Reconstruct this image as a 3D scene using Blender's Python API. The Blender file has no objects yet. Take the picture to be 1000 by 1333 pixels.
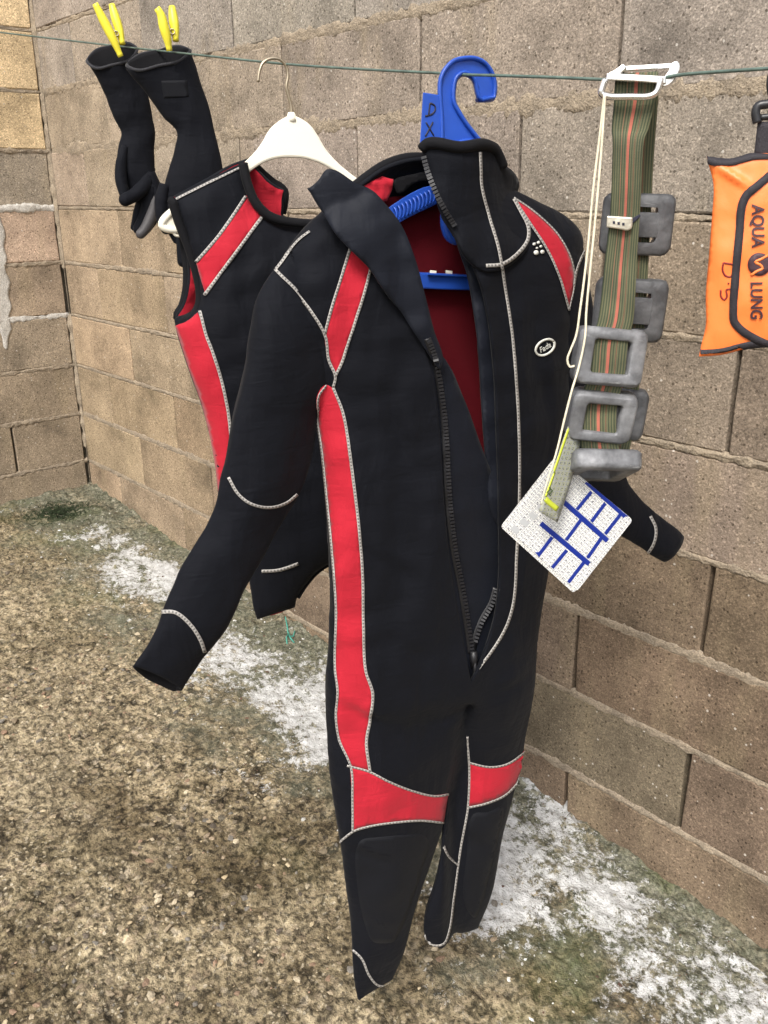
import bpy, bmesh, math, random
import numpy as np
from mathutils import Vector, Matrix, noise
from mathutils.bvhtree import BVHTree
from mathutils.geometry import delaunay_2d_cdt

random.seed(7); np.random.seed(7)
scene = bpy.context.scene
C = scene.collection

# ------------------------------------------------------------------ camera
FPX, PITCH, ROLL = 1166.0, 0.34230696, -0.00795871      # focal length in photo pixels (photo 1000 x 1333)
CZ = 1.40
CAM = Vector((0, 0, CZ))
RCAM = Matrix.Rotation(math.pi/2 - PITCH, 3, 'X') @ Matrix.Rotation(ROLL, 3, 'Z')
cd = bpy.data.cameras.new('camera'); cam = bpy.data.objects.new('camera', cd); C.objects.link(cam)
cd.sensor_fit = 'HORIZONTAL'; cd.sensor_width = 36.0; cd.lens = 36.0*FPX/1000.0
cd.clip_start = 0.05; cd.clip_end = 500
cam.matrix_world = Matrix.Translation(CAM) @ RCAM.to_4x4()
scene.camera = cam

# ------------------------------------------------------------------ sky, sun, exposure
SUN_DIR = Vector((-0.24, -0.78, 0.92)).normalized()       # from the scene towards the sun
world = bpy.data.worlds.new('World'); scene.world = world; world.use_nodes = True
wn = world.node_tree; wn.nodes.clear()
sky = wn.nodes.new('ShaderNodeTexSky'); sky.sky_type = 'NISHITA'; sky.sun_disc = False
sky.sun_elevation = math.asin(SUN_DIR.z); sky.sun_rotation = math.atan2(SUN_DIR.x, SUN_DIR.y)
sky.air_density = 1.0; sky.dust_density = 4.0; sky.ozone_density = 1.0
hs = wn.nodes.new('ShaderNodeHueSaturation'); hs.inputs['Saturation'].default_value = 0.35   # thin overcast
bgn = wn.nodes.new('ShaderNodeBackground'); bgn.inputs['Strength'].default_value = 0.13
wo = wn.nodes.new('ShaderNodeOutputWorld')
wn.links.new(sky.outputs[0], hs.inputs['Color']); wn.links.new(hs.outputs[0], bgn.inputs['Color']); wn.links.new(bgn.outputs[0], wo.inputs[0])
sl = bpy.data.lights.new('sun', 'SUN'); sl.energy = 1.5; sl.angle = math.radians(16); sl.color = (1.0, 0.95, 0.87)
so = bpy.data.objects.new('sun', sl); C.objects.link(so)
so.rotation_euler = (-SUN_DIR).to_track_quat('-Z', 'Y').to_euler()
scene.view_settings.view_transform = 'Standard'; scene.view_settings.look = 'None'
scene.view_settings.gamma = 1.0; scene.view_settings.exposure = 0.95
scene.view_settings.use_curve_mapping = False
scene.cycles.adaptive_threshold = 0.025; scene.cycles.max_bounces = 5; scene.cycles.diffuse_bounces = 3; scene.cycles.glossy_bounces = 2; scene.cycles.transmission_bounces = 2

# ------------------------------------------------------------------ helpers
def ray(px, py):
    return RCAM @ Vector(((px-500)/FPX, -(py-666.5)/FPX, -1.0))

class Plane:
    """A vertical plane standing in the place; pt() turns a traced photo point into a point on it."""
    def __init__(self, p0, phi, off=None):
        self.p0 = Vector((p0[0], p0[1], 0)); self.n = Vector((math.sin(phi), -math.cos(phi), 0))
        self.u = Vector((math.cos(phi), math.sin(phi), 0))
        self.off = Vector((-p0[0], -p0[1], 0)).normalized() if off is None else off
    def pt(self, px, py, w=0.0):
        d = ray(px, py); t = (self.p0 - Vector((0, 0, 0))).dot(self.n) / d.dot(self.n)
        return CAM + d*t + self.off*w

def link(o, parent=None):
    C.objects.link(o)
    if parent is not None:
        o.parent = parent
        o.matrix_parent_inverse = parent.matrix_world.inverted()
    return o
def empty(name, loc, label, cat, group=None, rot=None):
    o = bpy.data.objects.new(name, None); o.empty_display_size = 0.05; C.objects.link(o)
    M = Matrix.Translation(loc)
    if rot is not None: M = M @ rot.to_4x4()
    o.matrix_world = M
    o['label'] = label; o['category'] = cat
    if group: o['group'] = group
    return o
def mesh_obj(name, verts, faces, mats, parent=None, smooth=True, uv=None, fmat=None):
    me = bpy.data.meshes.new(name)
    me.from_pydata([tuple(v) for v in verts], [], faces)
    for m in (mats if isinstance(mats, (list, tuple)) else [mats]): me.materials.append(m)
    if smooth: me.polygons.foreach_set('use_smooth', [True]*len(me.polygons))
    if fmat: me.polygons.foreach_set('material_index', fmat)
    if uv is not None:
        ul = me.uv_layers.new(name='UVMap')
        for l in me.loops: ul.data[l.index].uv = uv[l.vertex_index]
    me.update()
    o = bpy.data.objects.new(name, me)
    return link(o, parent)
def solidify(o, t, offset=-1.0, inner=None):
    m = o.modifiers.new('thickness', 'SOLIDIFY'); m.thickness = t; m.offset = offset; m.use_even_offset = False
    if inner is not None:
        m.material_offset = inner
    return o
def tag(o, label, cat, group=None):
    o['label'] = label; o['category'] = cat
    if group: o['group'] = group
    return o

def crom(pts, step, closed):
    P = [np.array(p[:2], float) for p in pts]; n = len(P); out = []
    rng = range(n if closed else n-1)
    for i in rng:
        p1, p2 = P[i], P[(i+1) % n]
        p0 = P[i-1] if (closed or i > 0) else 2*p1-p2
        p3 = P[(i+2) % n] if (closed or i+2 < n) else 2*p2-p1
        L = np.linalg.norm(p2-p1); k = max(1, int(round(L/step)))
        l0, l2 = max(np.linalg.norm(p1-p0), 1e-6), max(np.linalg.norm(p3-p2), 1e-6)
        t1 = ((p1-p0)/l0*L + (p2-p1))/2 if L > 0 else p2*0
        t2 = ((p3-p2)/l2*L + (p2-p1))/2
        for j in range(k):
            t = j/k; a = 2*t**3-3*t**2+1; b = t**3-2*t**2+t; c = -2*t**3+3*t**2; d = t**3-t**2
            out.append(a*p1+b*t1+c*p2+d*t2)
    if not closed: out.append(P[-1])
    return out
def smooth_path(pts, step=4, closed=True):
    """spline through traced points; a point written (x, y, 1) stays a sharp corner"""
    cor = [i for i, p in enumerate(pts) if len(p) > 2 and p[2]]
    if not cor: return crom(pts, step, closed)
    if not closed:
        idx = sorted(set([0]+cor+[len(pts)-1])); out = []
        for a, b in zip(idx, idx[1:]): out += crom(pts[a:b+1], step, False)[:-1]
        return out+[np.array(pts[-1][:2], float)]
    pts = list(pts[cor[0]:])+list(pts[:cor[0]]); cor = [c-cor[0] for c in cor]+[len(pts)]
    pts = pts+[pts[0]]; out = []
    for a, b in zip(cor, cor[1:]): out += crom(pts[a:b+1], step, False)[:-1]
    return out
def inside(poly, X, Y):
    poly = np.array(poly); r = np.zeros(X.shape, bool); n = len(poly)
    for i in range(n):
        x1, y1 = poly[i]; x2, y2 = poly[(i+1) % n]
        if y1 == y2: continue
        c = ((y1 > Y) != (y2 > Y)) & (X < (x2-x1)*(Y-y1)/(y2-y1)+x1); r ^= c
    return r
def edge_dist(poly, X, Y):
    poly = np.array(poly); r = np.full(X.shape, 1e9); n = len(poly)
    for i in range(n):
        a = poly[i]; b = poly[(i+1) % n]; d = b-a; L = d@d
        if L == 0: continue
        t = np.clip(((X-a[0])*d[0]+(Y-a[1])*d[1])/L, 0, 1)
        r = np.minimum(r, (X-a[0]-t*d[0])**2+(Y-a[1]-t*d[1])**2)
    return np.sqrt(r)
def triangulate(poly, grid=6, rings=()):
    """outline -> triangles with a jittered inner grid"""
    P = np.array(poly); x0, y0 = P.min(0); x1, y1 = P.max(0)
    gx, gy = np.meshgrid(np.arange(x0, x1, grid), np.arange(y0, y1, grid))
    gx = gx+np.where((np.arange(gx.shape[0]) % 2)[:, None] == 0, 0, grid/2)
    gx, gy = gx.ravel(), gy.ravel()
    k = inside(P, gx, gy); gx, gy = gx[k], gy[k]
    if len(gx):
        k = edge_dist(P, gx, gy) > grid*0.55; gx, gy = gx[k], gy[k]
    if rings:
        nx_ = np.roll(P, -1, 0)-np.roll(P, 1, 0); nx_ = nx_/np.maximum(np.linalg.norm(nx_, axis=1), 1e-6)[:, None]
        A = 0.5*np.sum(P[:, 0]*np.roll(P[:, 1], -1)-np.roll(P[:, 0], -1)*P[:, 1]); nn = np.stack([-nx_[:, 1], nx_[:, 0]], 1)*(1 if A > 0 else -1)
        if len(gx): k = edge_dist(P, gx, gy) > rings[-1]+grid*0.4; gx, gy = gx[k], gy[k]
        for off in rings:
            Q = P+nn*off; k = inside(P, Q[:, 0], Q[:, 1]); Q = Q[k]
            if len(Q): k = edge_dist(P, Q[:, 0], Q[:, 1]) > off*0.9; Q = Q[k]
            gx = np.r_[gx, Q[:, 0]]; gy = np.r_[gy, Q[:, 1]]
    V = [Vector((float(a), float(b))) for a, b in P]+[Vector((float(a), float(b))) for a, b in zip(gx, gy)]
    n = len(P)
    r = delaunay_2d_cdt(V, [], [list(range(n))], 1, 1e-4)
    return [(v.x, v.y) for v in r[0]], [list(f) for f in r[2]]
class Inflate:
    """pillow height over a traced silhouette: an empty garment that stands a little open"""
    def __init__(self, poly, ratio, slits=(), res=4.0, mpp=0.001, it=2600):
        P = np.array(poly); self.x0, self.y0 = P.min(0)-2*res; x1, y1 = P.max(0)+2*res; self.r = res
        nx, ny = int((x1-self.x0)/res)+2, int((y1-self.y0)/res)+2
        X, Y = np.meshgrid(self.x0+np.arange(nx)*res, self.y0+np.arange(ny)*res)
        M = inside(P, X, Y)
        for a, b in slits:
            for t in np.linspace(0, 1, 200):
                p = np.array(a)*(1-t)+np.array(b)*t
                M[int(round((p[1]-self.y0)/res)), int(round((p[0]-self.x0)/res))] = False
        h = np.zeros(X.shape); m = M.astype(float); g = (mpp*res)**2
        for _ in range(it):
            h[1:-1, 1:-1] = (0.25*(h[:-2, 1:-1]+h[2:, 1:-1]+h[1:-1, :-2]+h[1:-1, 2:]) + 0.25*g)*m[1:-1, 1:-1]
        # second pass on a finer grid so that the rim follows the outline
        r2 = res/2; nx2, ny2 = nx*2-1, ny*2-1
        X, Y = np.meshgrid(self.x0+np.arange(nx2)*r2, self.y0+np.arange(ny2)*r2); M = inside(P, X, Y)
        for a, b in slits:
            for t in np.linspace(0, 1, 400):
                p = np.array(a)*(1-t)+np.array(b)*t
                M[int(round((p[1]-self.y0)/r2)), int(round((p[0]-self.x0)/r2))] = False
        h2 = np.zeros(X.shape); h2[::2, ::2] = h; h2[1::2, ::2] = (h[1:]+h[:-1])/2; h2[:, 1::2] = (h2[:, 2::2]+h2[:, :-2:2])/2
        m = M.astype(float); h2 *= m; g = (mpp*r2)**2
        for _ in range(260):
            h2[1:-1, 1:-1] = (0.25*(h2[:-2, 1:-1]+h2[2:, 1:-1]+h2[1:-1, :-2]+h2[1:-1, 2:]) + 0.25*g)*m[1:-1, 1:-1]
        f = ratio*np.sqrt(2*h2)
        for _ in range(3):
            f[1:-1, 1:-1] = 0.4*f[1:-1, 1:-1]+0.15*(f[:-2, 1:-1]+f[2:, 1:-1]+f[1:-1, :-2]+f[1:-1, 2:])
        self.f = f; self.r = r2
    def __call__(self, px, py):
        a = (px-self.x0)/self.r; b = (py-self.y0)/self.r
        a = min(max(a, 0), self.f.shape[1]-1.001); b = min(max(b, 0), self.f.shape[0]-1.001)
        i, j = int(a), int(b); a -= i; b -= j; f = self.f
        return float((f[j, i]*(1-a)+f[j, i+1]*a)*(1-b)+(f[j+1, i]*(1-a)+f[j+1, i+1]*a)*b)
def fix_normals(verts, faces, towards):
    """make the triangles of an open sheet face the given point"""
    s = 0.0
    for f in faces[::max(1, len(faces)//200)]:
        a, b, c = verts[f[0]], verts[f[1]], verts[f[2]]
        s += 1 if (b-a).cross(c-a).dot(towards-a) > 0 else -1
    return faces if s >= 0 else [list(reversed(f)) for f in faces]
def sheet(name, pts, plane, hfun, thick, mats, parent, grid=6, corners_raw=False, inner=None, back=False, step=4, offset=-1.0, rings=(), flat=False):
    poly = pts if corners_raw else smooth_path(pts, step)
    v2, faces = triangulate(poly, grid, rings)
    V = [plane.pt(x, y, hfun(x, y)) for x, y in v2]
    faces = fix_normals(V, faces, CAM)
    if back: faces = [list(reversed(f)) for f in faces]
    uv = [(x/1000.0, y/1000.0) for x, y in v2]
    o = mesh_obj(name, V, faces, mats, parent, not flat, uv)
    if thick: solidify(o, thick, offset, inner)
    return o, (V, faces)
def tube(name, st, plane, mats, parent, ratio=0.6, rings=60, seg=36, cap=(False, False), thick=0.0, amp=0.0, nscale=9.0, inner=None, pw=1.0, seed=0.0, lobe=0.0):
    """st: (xl, yl, xr, yr, [ratio], [dw], [tilt]) cross-sections traced at both edges"""
    S = []
    for s in st:
        s = list(s)+[None]*(7-len(s))
        S.append([s[0], s[1], s[2], s[3], ratio if s[4] is None else s[4], s[5] or 0.0, s[6] or 0.0])
    S = np.array(S, float); n = len(S)
    mid = (S[:, :2]+S[:, 2:4])/2; cum = np.r_[0, np.cumsum(np.maximum(np.linalg.norm(np.diff(mid, axis=0), axis=1), 1.0))]
    def ev(t):
        i = min(max(np.searchsorted(cum, t, 'right')-1, 0), n-2)
        p1, p2 = S[i], S[i+1]; L = cum[i+1]-cum[i]; x = (t-cum[i])/L
        m1 = (p2-p1) if i == 0 else (S[i+1]-S[i-1])/(cum[i+1]-cum[i-1])*L
        m2 = (p2-p1) if i == n-2 else (S[i+2]-S[i])/(cum[i+2]-cum[i])*L
        a = 2*x**3-3*x**2+1; b = x**3-2*x**2+x; c = -2*x**3+3*x**2; d = x**3-x**2
        return a*p1+b*m1+c*p2+d*m2
    V = []; uv = []
    for r in range(rings):
        t = cum[-1]*r/(rings-1); e = ev(t)
        PL, PR = plane.pt(e[0], e[1]), plane.pt(e[2], e[3])
        c = (PL+PR)/2+plane.off*e[5]; A = (PR-PL)/2
        B = plane.off*A.length*e[4]+Vector((0, 0, -e[6]))
        for k in range(seg):
            a = 2*math.pi*k/seg; ca, sa = math.cos(a), math.sin(a)
            if pw != 1.0: ca = math.copysign(abs(ca)**pw, ca); sa = math.copysign(abs(sa)**pw, sa)
            lob = 1+lobe*math.sin(3*a+t*0.012+seed)+lobe*0.7*math.sin(5*a-t*0.021+seed*2)
            d = (A*ca+B*sa)*lob; p = c+d
            if amp:
                q = Vector((p.x*nscale+seed, p.y*nscale, p.z*nscale*0.7)); p = p+d.normalized()*amp*noise.fractal(q, 0.9, 2.0, 3)
            V.append(p); uv.append((k/seg, t/1000.0))
    F = []
    for r in range(rings-1):
        for k in range(seg):
            a = r*seg+k; b = r*seg+(k+1) % seg
            F.append([a, b, b+seg, a+seg])
    # outward check
    a, b, c = V[F[0][0]], V[F[0][1]], V[F[0][2]]
    cen = sum((V[i] for i in range(seg)), Vector())/seg
    if (b-a).cross(c-a).dot(a-cen) < 0: F = [list(reversed(f)) for f in F]
    for e, (r, on) in enumerate(((0, cap[0]), (rings-1, cap[1]))):
        if on:
            ids = [r*seg+k for k in range(seg)]; cen = sum((V[i] for i in ids), Vector())/seg
            V.append(cen); uv.append((0, 0)); ci = len(V)-1
            for k in range(seg): F.append([ids[k], ids[(k+1) % seg], ci])
    o = mesh_obj(name, V, F, mats, parent, True, uv)
    if thick: solidify(o, thick, -1.0, inner)
    tri = []
    for f in F: tri += [f] if len(f) == 3 else [[f[0], f[1], f[2]], [f[0], f[2], f[3]]]
    return o, (V, tri)
def tube_path(name, pts, rad, mat, parent=None, seg=8, closed=False, cap=True, flat=1.0, fdir=None):
    """a bar of round section swept along world points; rad a number or one per point"""
    P = [Vector(p) for p in pts]; n = len(P); V = []; F = []
    R = rad if isinstance(rad, (list, tuple)) else [rad]*n
    prev = None
    for i in range(n):
        if closed: T = P[(i+1) % n]-P[i-1]
        else: T = P[min(i+1, n-1)]-P[max(i-1, 0)]
        T.normalize()
        ref = fdir if fdir is not None else (prev if prev is not None else (Vector((0, 0, 1)) if abs(T.z) < 0.9 else Vector((1, 0, 0))))
        N = (ref-T*ref.dot(T)); N.normalize(); B = T.cross(N); prev = N
        for k in range(seg):
            a = 2*math.pi*k/seg
            V.append(P[i]+(N*math.cos(a)*flat+B*math.sin(a))*R[i])
    m = n if closed else n-1
    for i in range(m):
        for k in range(seg):
            a = i*seg+k; b = i*seg+(k+1) % seg; c = ((i+1) % n)*seg+(k+1) % seg; d = ((i+1) % n)*seg+k
            F.append([a, b, c, d])
    if cap and not closed:
        F.append(list(reversed(range(seg)))); F.append([(n-1)*seg+k for k in range(seg)])
    if name is None: return V, F
    return mesh_obj(name, V, F, mat, parent)
def path3(pts, plane, w=0.0, step=4, closed=False):
    return [plane.pt(x, y, w) for x, y in smooth_path(pts, step, closed)]
def prism(name, pts, plane, w0, w1, mat, parent, step=5, bevel=0.0015, raw=False):
    """a traced outline cut from a board of real thickness (from w0 to w1 off the plane)"""
    poly = pts if raw else smooth_path(pts, step)
    bm = bmesh.new(); vs = [bm.verts.new(plane.pt(x, y, w0)) for x, y in [p[:2] for p in poly]]
    f = bm.faces.new(vs)
    ex = bmesh.ops.extrude_face_region(bm, geom=[f]); nv = [g for g in ex['geom'] if isinstance(g, bmesh.types.BMVert)]
    bmesh.ops.translate(bm, verts=nv, vec=plane.off*(w1-w0))
    bmesh.ops.recalc_face_normals(bm, faces=bm.faces[:])
    if bevel:
        eds = [e for e in bm.edges if len(e.link_faces) == 2 and e.calc_face_angle(0) > 0.9]
        bmesh.ops.bevel(bm, geom=eds, offset=bevel, segments=2, affect='EDGES', profile=0.5)
    me = bpy.data.meshes.new(name); bm.to_mesh(me); bm.free(); me.materials.append(mat)
    o = bpy.data.objects.new(name, me); return link(o, parent)

class Drape:
    """lays panels, seams and prints on the near side of already built cloth"""
    def __init__(self, parts):
        V = []; F = []
        for v, f in parts:
            b = len(V); V += v; F += [[i+b for i in t] for t in f]
        self.b = BVHTree.FromPolygons(V, F)
    def at(self, px, py, off):
        d = ray(px, py).normalized(); h = self.b.ray_cast(CAM, d)
        if h[0] is None:
            # past the rim: nearest place on the cloth to the ray
            best = None
            for s in np.linspace(0.7, 2.2, 60):
                q = self.b.find_nearest(CAM+d*s)
                if best is None or q[3] < best[3]: best = q
            h = best
        n = h[1] if h[1].dot(d) < 0 else -h[1]
        return h[0]+n*off
    def panel(self, name, pts, off, mat, parent, grid=5, step=3, thick=0.0012, smooth=True):
        v2, faces = triangulate(smooth_path(pts, step), grid)
        V = [self.at(x, y, off) for x, y in v2]; faces = fix_normals(V, faces, CAM)
        o = mesh_obj(name, V, faces, mat, parent, smooth, [(x/1000, y/1000) for x, y in v2])
        if thick: solidify(o, thick)
        return o
    def ribbon(self, name, pts, width, off, mat, parent, step=3, closed=False, thick=0.0006, edge=0.6):
        P = smooth_path(pts, step, closed); n = len(P); V = []; uv = []; F = []; s = 0
        for i, p in enumerate(P):
            t = P[min(i+1, n-1)]-P[max(i-1, 0)]; t = t/max(np.linalg.norm(t), 1e-6); nn = np.array([-t[1], t[0]])
            if i: s += np.linalg.norm(p-P[i-1])
            for k, e in enumerate((-1, 0, 1)):
                q = p+nn*e*width/2; V.append(self.at(q[0], q[1], off if e == 0 else off*edge)); uv.append((s/1000.0, (e+1)/2))
        for i in range(n-1):
            for k in range(2):
                a = i*3+k; F.append([a, a+1, a+4, a+3])
        F = fix_normals(V, F, CAM)
        o = mesh_obj(name, V, F, mat, parent, True, uv)
        if thick: solidify(o, thick)
        return o
    def path(self, pts, off, step=3, closed=False):
        return [self.at(p[0], p[1], off) for p in smooth_path(pts, step, closed)]

# ------------------------------------------------------------------ materials
def nodes(name):
    m = bpy.data.materials.new(name); m.use_nodes = True; nt = m.node_tree
    return m, nt, nt.nodes['Principled BSDF']
def N(nt, t, **kw):
    n = nt.nodes.new(t)
    for k, v in kw.items():
        if k in n.inputs: n.inputs[k].default_value = v
        else: setattr(n, k, v)
    return n
def ramp(nt, stops):
    r = nt.nodes.new('ShaderNodeValToRGB'); e = r.color_ramp.elements
    while len(e) < len(stops): e.new(0.5)
    for i, (p, c) in enumerate(stops):
        e[i].position = p; e[i].color = (c[0], c[1], c[2], 1) if not isinstance(c, (int, float)) else (c, c, c, 1)
    return r
def mix(nt, a, b, fac, mode='MIX'):
    m = nt.nodes.new('ShaderNodeMix'); m.data_type = 'RGBA'; m.blend_type = mode
    L = nt.links
    for sock, v in ((m.inputs[0], fac), (m.inputs[6], a), (m.inputs[7], b)):
        if isinstance(v, (int, float)): sock.default_value = v
        elif isinstance(v, tuple): sock.default_value = (*v, 1)
        else: L.new(v, sock)
    return m.outputs[2]
def math_(nt, op, a, b=None, clamp=False):
    m = nt.nodes.new('ShaderNodeMath'); m.operation = op; m.use_clamp = clamp
    for i, v in enumerate((a, b)):
        if v is None: continue
        if isinstance(v, (int, float)): m.inputs[i].default_value = v
        else: nt.links.new(v, m.inputs[i])
    return m.outputs[0]
def plain(name, col, rough=0.6, metal=0.0, bscale=0, bstr=0.0, bdist=0.001, var=0.0, vscale=8.0, sheen=0.0, spec=0.5, trans=0.0, coat=0.0):
    m, nt, p = nodes(name)
    p.inputs['Roughness'].default_value = rough; p.inputs['Metallic'].default_value = metal
    p.inputs['Specular IOR Level'].default_value = spec; p.inputs['Coat Weight'].default_value = coat
    if sheen: p.inputs['Sheen Weight'].default_value = sheen; p.inputs['Sheen Roughness'].default_value = 0.5
    tc = N(nt, 'ShaderNodeTexCoord'); co = tc.outputs['Object']
    if var:
        nz = N(nt, 'ShaderNodeTexNoise', Scale=vscale, Detail=5.0, Roughness=0.6); nt.links.new(co, nz.inputs['Vector'])
        a = tuple(c*(1-var) for c in col); b = tuple(min(1, c*(1+var)) for c in col)
        r = ramp(nt, [(0.3, a), (0.7, b)]); nt.links.new(nz.outputs['Fac'], r.inputs[0]); nt.links.new(r.outputs[0], p.inputs['Base Color'])
    else: p.inputs['Base Color'].default_value = (*col, 1)
    if bscale:
        nz = N(nt, 'ShaderNodeTexNoise', Scale=bscale, Detail=3.0); nt.links.new(co, nz.inputs['Vector'])
        b = N(nt, 'ShaderNodeBump', Strength=bstr, Distance=bdist); nt.links.new(nz.outputs['Fac'], b.inputs['Height']); nt.links.new(b.outputs[0], p.inputs['Normal'])
    return m
def cloth(name, col, rough=0.8, sheen=0.15, spec=0.3, fold=0.5, var=0.12):
    """neoprene faced with knit: fine weave over soft creases"""
    m, nt, p = nodes(name); L = nt.links
    p.inputs['Roughness'].default_value = rough; p.inputs['Specular IOR Level'].default_value = spec
    p.inputs['Sheen Weight'].default_value = sheen; p.inputs['Sheen Roughness'].default_value = 0.45
    co = N(nt, 'ShaderNodeTexCoord').outputs['Object']
    n1 = N(nt, 'ShaderNodeTexNoise', Scale=7.0, Detail=6.0, Roughness=0.65); L.new(co, n1.inputs['Vector'])
    r = ramp(nt, [(0.25, tuple(c*(1-var) for c in col)), (0.75, tuple(c*(1+var) for c in col))]); L.new(n1.outputs['Fac'], r.inputs[0])
    n3 = N(nt, 'ShaderNodeTexNoise', Scale=260.0, Detail=2.0); L.new(co, n3.inputs['Vector'])
    dust = ramp(nt, [(0.70, 0.0), (0.80, 1.0)]); L.new(n3.outputs['Fac'], dust.inputs[0])
    cc = mix(nt, r.outputs[0], (0.10, 0.09, 0.08), math_(nt, 'MULTIPLY', dust.outputs[0], 0.06))
    n5 = N(nt, 'ShaderNodeTexNoise', Scale=3.4, Detail=5.0, Roughness=0.7, Distortion=0.5); L.new(co, n5.inputs['Vector'])
    sm = ramp(nt, [(0.55, 0.0), (0.78, 1.0)]); L.new(n5.outputs['Fac'], sm.inputs[0])
    cc = mix(nt, cc, (col[0]*1.15+0.003, col[1]*1.15+0.003, col[2]*1.15+0.003), math_(nt, 'MULTIPLY', sm.outputs[0], 0.55))
    L.new(cc, p.inputs['Base Color'])
    mp = N(nt, 'ShaderNodeMapping'); mp.inputs['Scale'].default_value = (1.0, 1.0, 0.35); L.new(co, mp.inputs['Vector'])
    n2 = N(nt, 'ShaderNodeTexNoise', Scale=22.0, Detail=3.0, Distortion=0.6); L.new(mp.outputs[0], n2.inputs['Vector'])
    b1 = N(nt, 'ShaderNodeBump', Strength=fold, Distance=0.006); L.new(n2.outputs['Fac'], b1.inputs['Height'])
    mp2 = N(nt, 'ShaderNodeMapping'); mp2.inputs['Scale'].default_value = (0.45, 0.45, 1.7); L.new(co, mp2.inputs['Vector'])
    n6 = N(nt, 'ShaderNodeTexNoise', Scale=48.0, Detail=2.0, Distortion=0.8); L.new(mp2.outputs[0], n6.inputs['Vector'])
    b3 = N(nt, 'ShaderNodeBump', Strength=fold*0.45, Distance=0.003); L.new(n6.outputs['Fac'], b3.inputs['Height']); L.new(b1.outputs[0], b3.inputs['Normal']); b1 = b3
    n4 = N(nt, 'ShaderNodeTexNoise', Scale=900.0, Detail=1.0); L.new(co, n4.inputs['Vector'])
    b2 = N(nt, 'ShaderNodeBump', Strength=0.25, Distance=0.0006); L.new(n4.outputs['Fac'], b2.inputs['Height']); L.new(b1.outputs[0], b2.inputs['Normal'])
    L.new(b2.outputs[0], p.inputs['Normal'])
    return m

M = {}
M['neo'] = cloth('black_neoprene', (0.0030, 0.0036, 0.0064), sheen=0.03, spec=0.16, fold=0.9)
M['neo_navy'] = cloth('smooth_navy_neoprene', (0.0056, 0.0072, 0.0130), rough=0.65, fold=0.5, sheen=0.03, spec=0.22)
M['neo_pad'] = cloth('knee_pad_rubber', (0.0030, 0.0036, 0.0062), rough=0.76, fold=0.3, sheen=0.02, spec=0.25)
M['red'] = cloth('red_neoprene', (0.41, 0.0135, 0.028), rough=0.8, sheen=0.08, spec=0.2, fold=0.8, var=0.10)
M['shaded_red_lining'] = cloth('shaded_red_lining', (0.085, 0.003, 0.007), rough=0.9, sheen=0.02, spec=0.15, fold=0.4)  # darker than the red panels: shade inside the suit put into the colour
M['bind'] = cloth('black_binding', (0.0045, 0.0045, 0.006), rough=0.85, fold=0.3, sheen=0.02, spec=0.2)
M['zip'] = plain('black_zip', (0.010, 0.010, 0.012), 0.45)
M['white_plastic'] = plain('cream_plastic', (0.88, 0.83, 0.70), 0.35, bscale=60, bstr=0.05, var=0.04)
M['blue'] = plain('blue_plastic', (0.018, 0.078, 0.43), 0.38, bscale=90, bstr=0.08, var=0.12, vscale=20)
M['ink'] = plain('dark_ink', (0.012, 0.012, 0.03), 0.6)
M['yellow'] = plain('yellow_plastic', (0.86, 0.76, 0.06), 0.4, var=0.08, vscale=40, bscale=120, bstr=0.1)
M['steel'] = plain('steel', (0.92, 0.91, 0.89), 0.22, 0.92, bscale=120, bstr=0.15)
M['wire'] = plain('dull_wire', (0.45, 0.38, 0.28), 0.4, 0.9)
M['line'] = plain('green_line', (0.085, 0.125, 0.105), 0.5, var=0.4, vscale=60, bscale=300, bstr=0.4)
M['cord'] = plain('cream_cord', (0.72, 0.66, 0.50), 0.8, bscale=500, bstr=0.5, var=0.15, vscale=60)
M['teal'] = plain('teal_string', (0.06, 0.28, 0.22), 0.7, var=0.4, vscale=60)
M['lead'] = None
M['black_web'] = plain('black_webbing', (0.020, 0.017, 0.022), 0.75, bscale=700, bstr=0.5)
M['glove_palm'] = plain('grey_palm_rubber', (0.050, 0.047, 0.050), 0.6, bscale=500, bstr=0.4, var=0.2, vscale=30)

def stitch_material():
    m, nt, p = nodes('ladder_stitch'); L = nt.links
    uv = N(nt, 'ShaderNodeTexCoord').outputs['UV']; sx = N(nt, 'ShaderNodeSeparateXYZ'); L.new(uv, sx.inputs[0])
    fr = math_(nt, 'FRACT', math_(nt, 'MULTIPLY', sx.outputs[0], 1000/4.4))
    rung = math_(nt, 'LESS_THAN', fr, 0.52)
    ed = math_(nt, 'GREATER_THAN', math_(nt, 'ABSOLUTE', math_(nt, 'SUBTRACT', sx.outputs[1], 0.5)), 0.30)
    on = math_(nt, 'MAXIMUM', rung, ed)
    nz = N(nt, 'ShaderNodeTexNoise', Scale=90.0); 
    r = ramp(nt, [(0.3, (0.26, 0.245, 0.23)), (0.7, (0.46, 0.44, 0.41))]); L.new(nz.outputs['Fac'], r.inputs[0])
    L.new(mix(nt, (0.13, 0.125, 0.12), r.outputs[0], on), p.inputs['Base Color'])
    p.inputs['Roughness'].default_value = 0.85
    b = N(nt, 'ShaderNodeBump', Strength=0.4, Distance=0.0005); L.new(on, b.inputs['Height']); L.new(b.outputs[0], p.inputs['Normal'])
    return m
M['stitch'] = stitch_material()

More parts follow.
